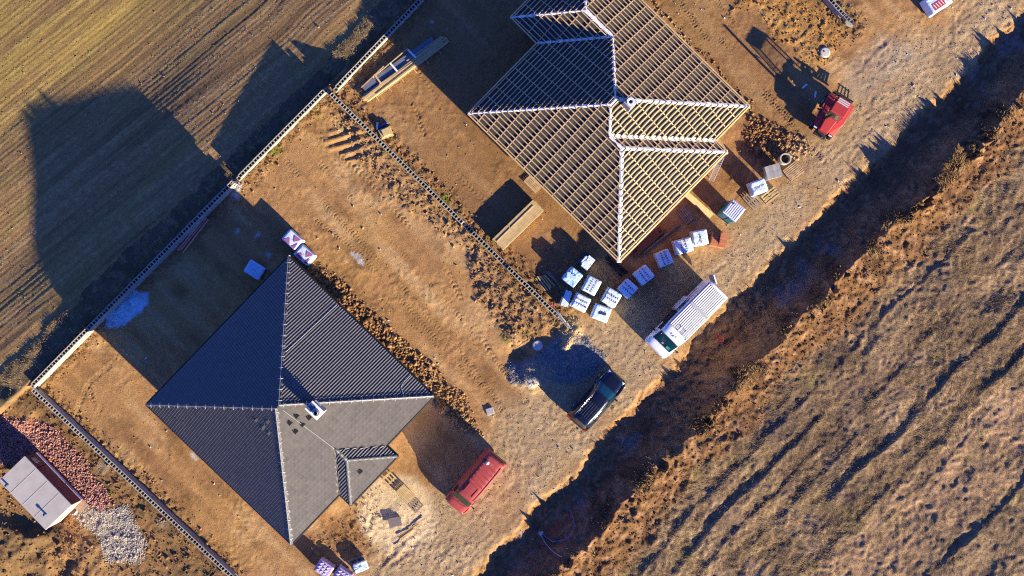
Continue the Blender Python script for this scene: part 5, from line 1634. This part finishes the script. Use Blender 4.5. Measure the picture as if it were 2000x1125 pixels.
# concrete ring and manhole lids
p = base(1534.7, 310, .55)
t = thing('concrete_ring', 'upright concrete shaft ring with dark inside beside the stone stack', 'concrete ring', p)
MB().lathe([(.40, 0), (.40, .55), (.32, .55), (.32, .02)], 28).build('ring', mat('ring_concrete', (.5, .46, .38), .9, 0, .15, 8, .2), t, smooth=False)
MB().lathe([(.001, .03), (.32, .03)], 20).build('soil_inside', mat('dark_soil', (.06, .045, .03), 1), t)
for (px, py, lab) in ((1612, 102, 'round pale manhole cover with rusty centre near the tractor'), (1050, 675, 'round pale manhole cover at the edge of the slate gravel')):
    p = base(px, py, .15); p.z = max(p.z, 0) 
    t = thing('manhole', lab, 'manhole', p, 0, 'manholes')
    MB().lathe([(.36, -.3), (.36, .10), (.30, .14), (.001, .15)], 28).build('cover', mat('manhole_concrete', (.50, .49, .45), .85, 0, .2, 6, .2), t)
    MB().lathe([(.36, .06), (.385, .08), (.36, .12)], 28).build('rim', M_CONC, t)
    MB().lathe([(.07, .15), (.06, .17), (.001, .17)], 12, (-.08, .04, 0)).build('knob', mat('rust', (.3, .13, .05), .9, 0, .3), t)
# bits at the far end of the dividing wall: rods and a red cap
for q in range(6):
    A_, B_ = P(1072 + q * 1.5, 596 + q * 2.5), P(1108 + q * 6, 634 + q * 4)
    mid = (A_ + B_) / 2 + Vector((-.12, -.15, 0)) * (q - 2) * .4
    o = MB().tube([(0, 0, .14 + .03 * q), (mid.x - A_.x, mid.y - A_.y, .10 + .03 * q), (B_.x - A_.x, B_.y - A_.y, .08)], .02, 6).build('steel_rod', M_WIRE, None, (A_.x, A_.y, max(0, gz1(A_))), smooth=True)
    set_props(o, 'thin steel rod at the road end of the dividing wall, %s' % ('closest to the blocks', 'second from the blocks', 'third from the blocks', 'fourth from the blocks', 'fifth from the blocks', 'farthest from the blocks')[q], 'rod', 'steel rods at the wall end')
p = base(1076.5, 595)
o = MB().lathe([(.09, 0), (.08, .12), (.03, .18), (.001, .18)], 12).box((.0, .12, .05), (.1, .14, .06)).build('red_bucket', mat('bright_red', (.55, .03, .03), .5), None, Vector((p.x, p.y, .5)))
set_props(o, 'small bright red cap on the end of the dividing wall', 'cap')
# carton stack by the wall with blue and white tubes
p = base(752, 258, .5)
t = thing('carton_pile', 'pale cartons stacked on a small pallet against the dividing wall', 'carton pile', p, math.radians(20))
lay_pallet(t, 0, M_WOODY, .95, .75, 5)
for q, (x, y, z_, dx, dy, r) in enumerate(((-.25, .02, .22, .3, .62, .1), (.05, 0, .24, .26, .6, -.12), (.28, .02, .22, .3, .6, 0), (.05, .0, .36, .5, .5, .06))):
    MB().box((x, y, z_), (dx, dy, .16), rz=r).build('carton', M_WOODY, t, bevel=.01)
for (a, b_, mm, lab) in (((737, 254), (738, 240), M_WHITE, 'short white tube lying by the carton pile'), ((741, 250), (757, 240), M_BLUE, 'short blue tube lying by the carton pile'), ((752, 284), (758, 290), M_BLUE, 'small blue bag between cartons and wall')):
    A_, B_ = P(*a), P(*b_)
    o = MB().tube([(0, 0, .08), ((B_ - A_).x, (B_ - A_).y, .08)], .07, 10).build('tube', mm, None, (A_.x, A_.y, gz1(A_)), smooth=False)
    set_props(o, lab, 'tube')
# hoses and cables in the ditch
def hose(pts, r, m, lab, dz=.06, name='hose'):
    ws = [P(*q) for q in pts]
    sm = crom([(w.x, w.y) for w in ws], 8)
    zz = gz(sm[:, 0], sm[:, 1])
    o0 = Vector((sm[0][0], sm[0][1], 0))
    o = MB().tube([(x - o0.x, y - o0.y, zq + dz) for (x, y), zq in zip(sm, zz)], r, 7).build(name, m, None, o0, smooth=True)
    return set_props(o, lab, 'hose')
M_HOSE = mat('pale_hose', (.42, .38, .38), .5)
hose([(1113, 996), (1119, 1010), (1121, 1024), (1117, 1036), (1108, 1047), (1095, 1054), (1080, 1056), (1066, 1050), (1058, 1042)], .035, mat('blue_hose', (.12, .14, .3), .5), 'curved bluish hose arching over the pale patch in the ditch', .25)
hose([(1057, 1047), (1064, 1060), (1075, 1072), (1086, 1079), (1097, 1082)], .03, M_HOSE, 'pale hose tail running down from the hose joint in the ditch', .2)
hose([(1054, 1040), (1046, 1038), (1041, 1033), (1046, 1031), (1054, 1040)], .045, mat('dark_hose', (.05, .05, .07), .5), 'small dark hose loop beside the joint in the ditch', .2)
hose([(1400, 652), (1403, 660), (1407, 667), (1414, 668), (1416, 658)], .05, mat('red_hose', (.5, .03, .04), .45), 'red hook shaped hose end at the ditch edge near the van', .12)
hose([(700, 880), (757, 845), (835, 790), (900, 740), (950, 706), (985, 708)], .012, M_TRIM, 'thin dark cable crossing the sandy plot behind the tiled house', .03) if False else None
p = base(1056, 1043); 
o = MB().box((0, 0, .25), (.22, .2, .16), rz=.5).box((.12, .1, .27), (.12, .1, .12)).box((-.1, .12, .3), (.08, .08, .1)).build('hose_joint', M_HOSE, None, p)
set_props(o, 'pale metal joint where the ditch hoses meet', 'hose joint')
# flat stone plate, kerbside odds
p = base(957, 803); o = MB().box((0, 0, .06), (.55, .5, .1), rz=.3).build('stone_slab', M_GREYB, None, p, bevel=.03); set_props(o, 'grey stone slab lying at the corner of the gravel road', 'slab')
for (px, py, an, lab) in ((1571, 168.5, 40, 'short pale plank in the tractor shadow, lying slanted'), (1592, 185, 80, 'short pale plank in the tractor shadow, closest to the wheel'), (1106.5, 713, 50, 'thin greenish strip lying on the slate gravel'), (1079, 723, -40, 'thin orange strip lying on the slate gravel')):
    p = base(px, py); o = MB().box((0, 0, .05), (.42, .13 if px > 1200 else .06, .04), rz=math.radians(an)).build('short_plank', M_FOIL if px > 1200 else M_WOODY, None, p); set_props(o, lab, 'plank')
# bags at the bottom edge and the foil covered frame
for k, (px, py, lab) in enumerate(((632, 1112, 'purple foil wrapped bottle pack at the bottom edge, the larger left one'), (668, 1127, 'purple foil wrapped bottle pack at the bottom edge, cut by the frame'))):
    p = base(px, py, .75)
    t = thing('bottle_pack', lab, 'wrapped pack', p, math.radians(-35), 'purple packs at the bottom edge')
    lay_pallet(t, 0, M_WOODG, 1.0, .8, 5)
    c = soft_cover(1.15, .95, .55, 61 + k, 'foil_wrap', mat('lilac_foil', (.36, .27, .45), .3, 0, .15, 4), t, .15, wob=.03)
    for i in range(3):
        for j in range(3):
            MB().box((-.3 + i * .27, -.25 + j * .25, .74), (.2, .07, .05), rz=.6).build('white_print', M_FOIL, c)
p = base(699, 1103, .5)
t = thing('foil_pallet', 'pallet with bright white foil half pulled over it at the bottom edge', 'covered pallet', p, math.radians(22))
lay_pallet(t, .28, M_WOODG, 1.1, .95, 4)
MB().box((0, 0, .14), (1.0, .8, .27)).build('stack', M_WOODG, t)
soft_cover(.98, .62, .14, 66, 'foil_sheet', M_PLASTIC, t, .43, wob=.06).location = (.12, -.22, 0)
# sheets and laths by the sand heap
p = base(770, 1018)
o = MB().box((0, 0, .16), (.75, .65, .03), rz=.2).box((.42, .05, .1), (.22, .6, .12), rz=.15).build('grey_sheet', mat('felt_grey', (.16, .13, .13), .9, 0, .2), None, p); set_props(o, 'folded grey felt sheet on the white sand heap', 'sheet')
for q, (a, b_) in enumerate((((778, 1046), (830, 1012)), ((782, 1052), (818, 1026)), ((772, 1066), (800, 1040)))):
    A_, B_ = P(*a), P(*b_); o = MB().bar((0, 0, .08), ((B_ - A_).x, (B_ - A_).y, .1), .07, .05).build('lath', M_WOODY, None, (A_.x, A_.y, gz1(A_)))
    set_props(o, 'pale lath beside the sand heap, %s' % ('upper long one', 'middle one', 'lowest short one')[q], 'lath', 'laths by the sand heap')
# wrapped goods at the top edge
p = base(1833, 2, .9)
t = thing('wrapped_pallet', 'red and white printed goods pallet cut by the top edge', 'wrapped pallet', p, math.radians(33))
lay_pallet(t, 0, M_WOODG, 1.5, 1.2, 5)
c = soft_cover(1.6, 1.25, .8, 67, 'plastic_cover', M_PLASTIC, t, .15, wob=.02)
for q in range(2):
    MB().box((-.1, -.655 + .0, .35 + q * .0), (1.0, .02, .4)).build('red_print', mat('red_print', (.42, .05, .05), .5), c)
MB().box((-.15, -.2, .965), (.9, .5, .01)).build('red_print', mat('red_print', (.42, .05, .05), .5), c)
for i in range(4): MB().box((-.45 + i * .2, -.2, .975), (.05, .36, .01), rz=.2).build('white_print', M_WHITE, c)
# rolled pipes at the end of the short wall
for q in range(5):
    a = P(1652 + q * 2.2, 34 + q * 3.4, .3); o = link_mesh('concrete_block', BLOCK, None, None, (a.x, a.y, max(0, gz1(a)) + .02 + .12 * (q % 2)), (0.15 * q, .1, 2.2 + .12 * q))
    set_props(o, 'loose concrete block at the broken wall end, %s' % ('still against the wall', 'second along', 'third along', 'fourth along', 'last at the tip')[q], 'block', 'loose blocks at the broken wall end')

# ------------------------------------------------------------------ loose stuff: clods, rubble, gravel, grass
ico = bmesh.new(); bmesh.ops.create_icosphere(ico, subdivisions=1, radius=1.0)
ICO_V = np.array([v.co[:] for v in ico.verts]); ICO_F = np.array([[v.index for v in f.verts] for f in ico.faces]); ico.free()
OCT_V = np.array([(1, 0, 0), (0, 1, 0), (-1, 0, 0), (0, -1, 0), (0, 0, 1), (0, 0, -1)], float)
OCT_F = np.array([(0, 1, 4), (1, 2, 4), (2, 3, 4), (3, 0, 4), (1, 0, 5), (2, 1, 5), (3, 2, 5), (0, 3, 5)])
BOX_V = np.array([(x, y, q) for q in (-.5, .5) for x, y in ((-.5, -.5), (.5, -.5), (.5, .5), (-.5, .5))])
BOX_F = np.array([(3, 2, 1), (3, 1, 0), (4, 5, 6), (4, 6, 7), (0, 1, 5), (0, 5, 4), (1, 2, 6), (1, 6, 5), (2, 3, 7), (2, 7, 6), (3, 0, 4), (3, 4, 7)])
def scatter(name, m, px, py, size, lab, cat, proto='ico', flat=.7, sink=.35, colors=None):
    n = len(px); V0, F0 = {'ico': (ICO_V, ICO_F), 'oct': (OCT_V, OCT_F), 'box': (BOX_V, BOX_F)}[proto]
    k = len(V0)
    q = RNG.normal(size=(n, 3, 3)); Qm, _ = np.linalg.qr(q)
    vv = V0[None] * (1 + (RNG.uniform(-.3, .3, (n, k, 1)) if proto != 'box' else 0))
    vv = vv * (np.array([1.0, .8, flat]) if proto != 'box' else np.array([1.0, .55, .5]))
    if proto != 'box':
        an = RNG.uniform(0, 2 * math.pi, n); cs, sn = np.cos(an), np.sin(an)
        R = np.zeros((n, 3, 3)); R[:, 0, 0] = cs; R[:, 0, 1] = -sn; R[:, 1, 0] = sn; R[:, 1, 1] = cs; R[:, 2, 2] = 1
    else: R = Qm
    vv = np.einsum('nij,nkj->nki', R, vv) * size[:, None, None]
    zz = gz(px, py) + size * sink
    vv = vv + np.stack([px, py, zz], -1)[:, None, :]
    F = (F0[None] + (np.arange(n) * k)[:, None, None]).reshape(-1, 3)
    me = np_mesh(name, vv.reshape(-1, 3), F, smooth=False)
    if colors is not None:
        ca = me.attributes.new('soil', 'FLOAT_COLOR', 'POINT')
        cc_ = np.repeat(np.concatenate([colors, np.ones((n, 1))], 1), k, 0)
        ca.data.foreach_set('color', cc_.astype(np.float32).ravel())
    o = link_mesh(name, me, m)
    return set_props(o, lab, cat, None, 'stuff')
def pick(weight, n):
    """random points on the terrain with the given per-vertex weight"""
    ww = weight * core_mask
    cdf = np.cumsum(ww); i = np.searchsorted(cdf, RNG.uniform(0, cdf[-1], n)); i = np.clip(i, 0, len(X) - 1)
    return X[i] + RNG.uniform(-.05, .05, n), Y[i] + RNG.uniform(-.05, .05, n), i
dH = [poly_sd(X, Y, [(HAv.x, HAv.y) for HAv in [Matrix.Translation(houseA.location) @ Matrix.Rotation(ha_ang, 4, 'Z') @ Vector((a, -b_, 0)) for a, b_ in ((.6, .6), (13.3, .6), (13.3, 13.0), (.6, 13.0))]])]
notA = (dH[0] < 0)
px_, py_, ii = pick(m_clod * inside * notA, 9000)
scatter('soil_clods', gm, px_, py_, RNG.gamma(1.6, .016, len(px_)) + .012, 'brown soil clods along the walls and houses', 'soil', colors=C[ii] * RNG.uniform(.85, 1.2, (len(ii), 1)))
px_, py_, ii = pick(((m_ditch > .5) & (r_ > .3)).astype(float), 15000)
scatter('spoil_clods', gm, px_, py_, RNG.gamma(1.6, .013, len(px_)) + .01, 'brown soil clods on the spoil heap beside the ditch', 'soil', colors=C[ii] * RNG.uniform(.8, 1.2, (len(ii), 1)))
px_, py_, ii = pick((sstep(-.2, .4, clod_band) + .7 * sstep(-.3, .5, churn)) * inside * notA, 3500)
scatter('large_clods', gm, px_, py_, RNG.gamma(2.0, .022, len(px_)) + .02, 'larger earth lumps in the rough strips beside both houses', 'soil', colors=C[ii] * RNG.uniform(1.0, 1.7, (len(ii), 1)))
px_, py_, ii = pick(inside * (1 - m_clod) * notA * (N_big + .9).clip(0, 2), 3500)
scatter('scattered_clods', gm, px_, py_, RNG.gamma(1.6, .009, len(px_)) + .01, 'small scattered clods on the bare plots', 'soil', 'oct', colors=C[ii] * RNG.uniform(.85, 1.25, (len(ii), 1)))
px_, py_, ii = pick(m_road * (N_mid + .8).clip(0, 2), 12000)
scatter('road_stones', gm, px_, py_, RNG.gamma(1.6, .006, len(px_)) + .009, 'crushed stones loose on the gravel road', 'gravel', 'oct', colors=C[ii] * RNG.uniform(.7, 1.4, (len(ii), 1)))
px_, py_, ii = pick(m_rub, 5000)
bc = np.array([[.36, .17, .125]]) * RNG.uniform(.6, 1.4, (len(ii), 1)) + RNG.uniform(0, .06, (len(ii), 1))
scatter('brick_rubble', gm, px_, py_, RNG.uniform(.05, .14, len(px_)), 'pinkish red brick rubble heaped beside the container', 'rubble', 'box', sink=.25, colors=bc)
px_, py_, ii = pick(m_pale, 8000)
bc = np.array([[.40, .35, .29]]) * RNG.uniform(.55, 1.4, (len(ii), 1))
scatter('pale_gravel', gm, px_, py_, RNG.uniform(.02, .055, len(px_)), 'patch of pale gravel beside the brick rubble', 'gravel', 'oct', colors=bc)
px_, py_, ii = pick(m_nb * (1 - m_rub) * (N_sm + .6).clip(0, 2), 6000)
scatter('dirt_clods', gm, px_, py_, RNG.gamma(1.7, .018, len(px_)) + .012, 'dirt clods on the rough neighbouring ground', 'soil', colors=C[ii] * RNG.uniform(.8, 1.3, (len(ii), 1)))
px_, py_, ii = pick(m_field * (.5 + band).clip(.1, 2), 16000)
scatter('field_clods', gm, px_, py_, RNG.gamma(1.5, .007, len(px_)) + .008, 'small clods along the rows of the tilled field', 'soil', 'oct', colors=C[ii] * RNG.uniform(.8, 1.25, (len(ii), 1)))
px_, py_, ii = pick(m_grav, 1500)
scatter('slate_gravel', gm, px_, py_, RNG.uniform(.02, .05, len(px_)), 'grey slate gravel spread beside the black car', 'gravel', colors=np.array([[.24, .235, .23]]) * RNG.uniform(.5, 1.5, (len(ii), 1)))

def grass(name, lab, weight, n, lmin, lmax, wdt, lean, colors, ang0, spread):
    bx, by, ii = pick(weight, n)
    L = RNG.uniform(lmin, lmax, n)
    flow = ang0 + spread * fbm(bx, by, 1.6, 3, 200) * 3.0 + RNG.normal(0, .35, n)
    el = RNG.uniform(*lean, n)
    dx, dy, dz = np.cos(flow) * np.cos(el), np.sin(flow) * np.cos(el), np.sin(el)
    sx, sy = -np.sin(flow) * wdt, np.cos(flow) * wdt
    z0 = gz(bx, by) - .01
    b0 = np.stack([bx - sx, by - sy, z0], -1); b1 = np.stack([bx + sx, by + sy, z0], -1)
    m0 = np.stack([bx + dx * L * .55 - sx * .8, by + dy * L * .55 - sy * .8, z0 + dz * L * .6], -1)
    m1 = np.stack([bx + dx * L * .55 + sx * .8, by + dy * L * .55 + sy * .8, z0 + dz * L * .6], -1)
    tp = np.stack([bx + dx * L, by + dy * L, z0 + dz * L * .85], -1)
    vv = np.stack([b0, b1, m0, m1, tp], 1).reshape(-1, 3)
    k = (np.arange(n) * 5)[:, None, None]
    F = (np.array([[0, 1, 3], [0, 3, 2], [2, 3, 4]])[None] + k).reshape(-1, 3)
    me = np_mesh(name, vv, F, smooth=False)
    ca = me.attributes.new('soil', 'FLOAT_COLOR', 'POINT')
    base_c = np.array(colors)[RNG.integers(0, len(colors), n)] * RNG.uniform(.7, 1.25, (n, 1))
    ca.data.foreach_set('color', np.repeat(np.concatenate([base_c, np.ones((n, 1))], 1), 5, 0).astype(np.float32).ravel())
    o = link_mesh(name, me, gm)
    return set_props(o, lab, 'grass', None, 'stuff')
STRAW = [A(186, 148, 102), A(164, 130, 90), A(140, 112, 80), A(112, 90, 66), A(196, 160, 114)]
w_long = m_meadow * (r_ < 17.5) * (N_mid + .75).clip(0, 2)
grass('dry_grass', 'long matted dry grass between the spoil heap and the meadow track', w_long, 120000, .10, .34, .008, (.12, .7), STRAW, math.radians(225), .35)
w_short = m_meadow * (r_ >= 16) * (N_sm + .8).clip(0, 2)
grass('meadow_stubble', 'short dry winter grass of the meadow in the lower right', w_short, 120000, .05, .13, .008, (.2, 1.0), STRAW + [A(132, 124, 60)], math.radians(45), .5)
grass('verge_weeds', 'dry weeds on the verge between the long wall and the field', verge * (N_sm + .6).clip(0, 2), 16000, .06, .2, .010, (.3, 1.0), STRAW[:4] + [A(110, 112, 56)], math.radians(120), .8)
crest_w = ((r_ > 3.3) & (r_ < 5.2)) * (m_ditch > .4) * (N_mid > .12)
grass('heap_weeds', 'tufts of dry weeds along the crest of the spoil heap', crest_w.astype(float), 5000, .2, .55, .014, (.7, 1.5), STRAW[:4], math.radians(120), 1.0)
wall_w = inside * (d_walls < .9) * (d_walls > .15) * (N_sm > .25)
grass('wall_weeds', 'small green and dry weeds at the foot of the block walls', wall_w.astype(float), 1600, .06, .2, .012, (.4, 1.3), [A(96, 116, 30), A(140, 130, 50), A(176, 146, 90)], 0, 2.0)

px_, py_, ii = pick((inside + .5 * m_road + m_nb * .6) * notA * (N_mid > 0), 260)
lc = np.array([(.6, .6, .58), (.5, .36, .2), (.55, .52, .45), (.3, .35, .45)])[RNG.integers(0, 4, len(ii))] * RNG.uniform(.7, 1.1, (len(ii), 1))
scatter('site_litter', gm, px_, py_, RNG.uniform(.04, .16, len(px_)), 'small pale offcuts and scraps littered over the plots', 'litter', 'box', sink=.12, colors=lc)
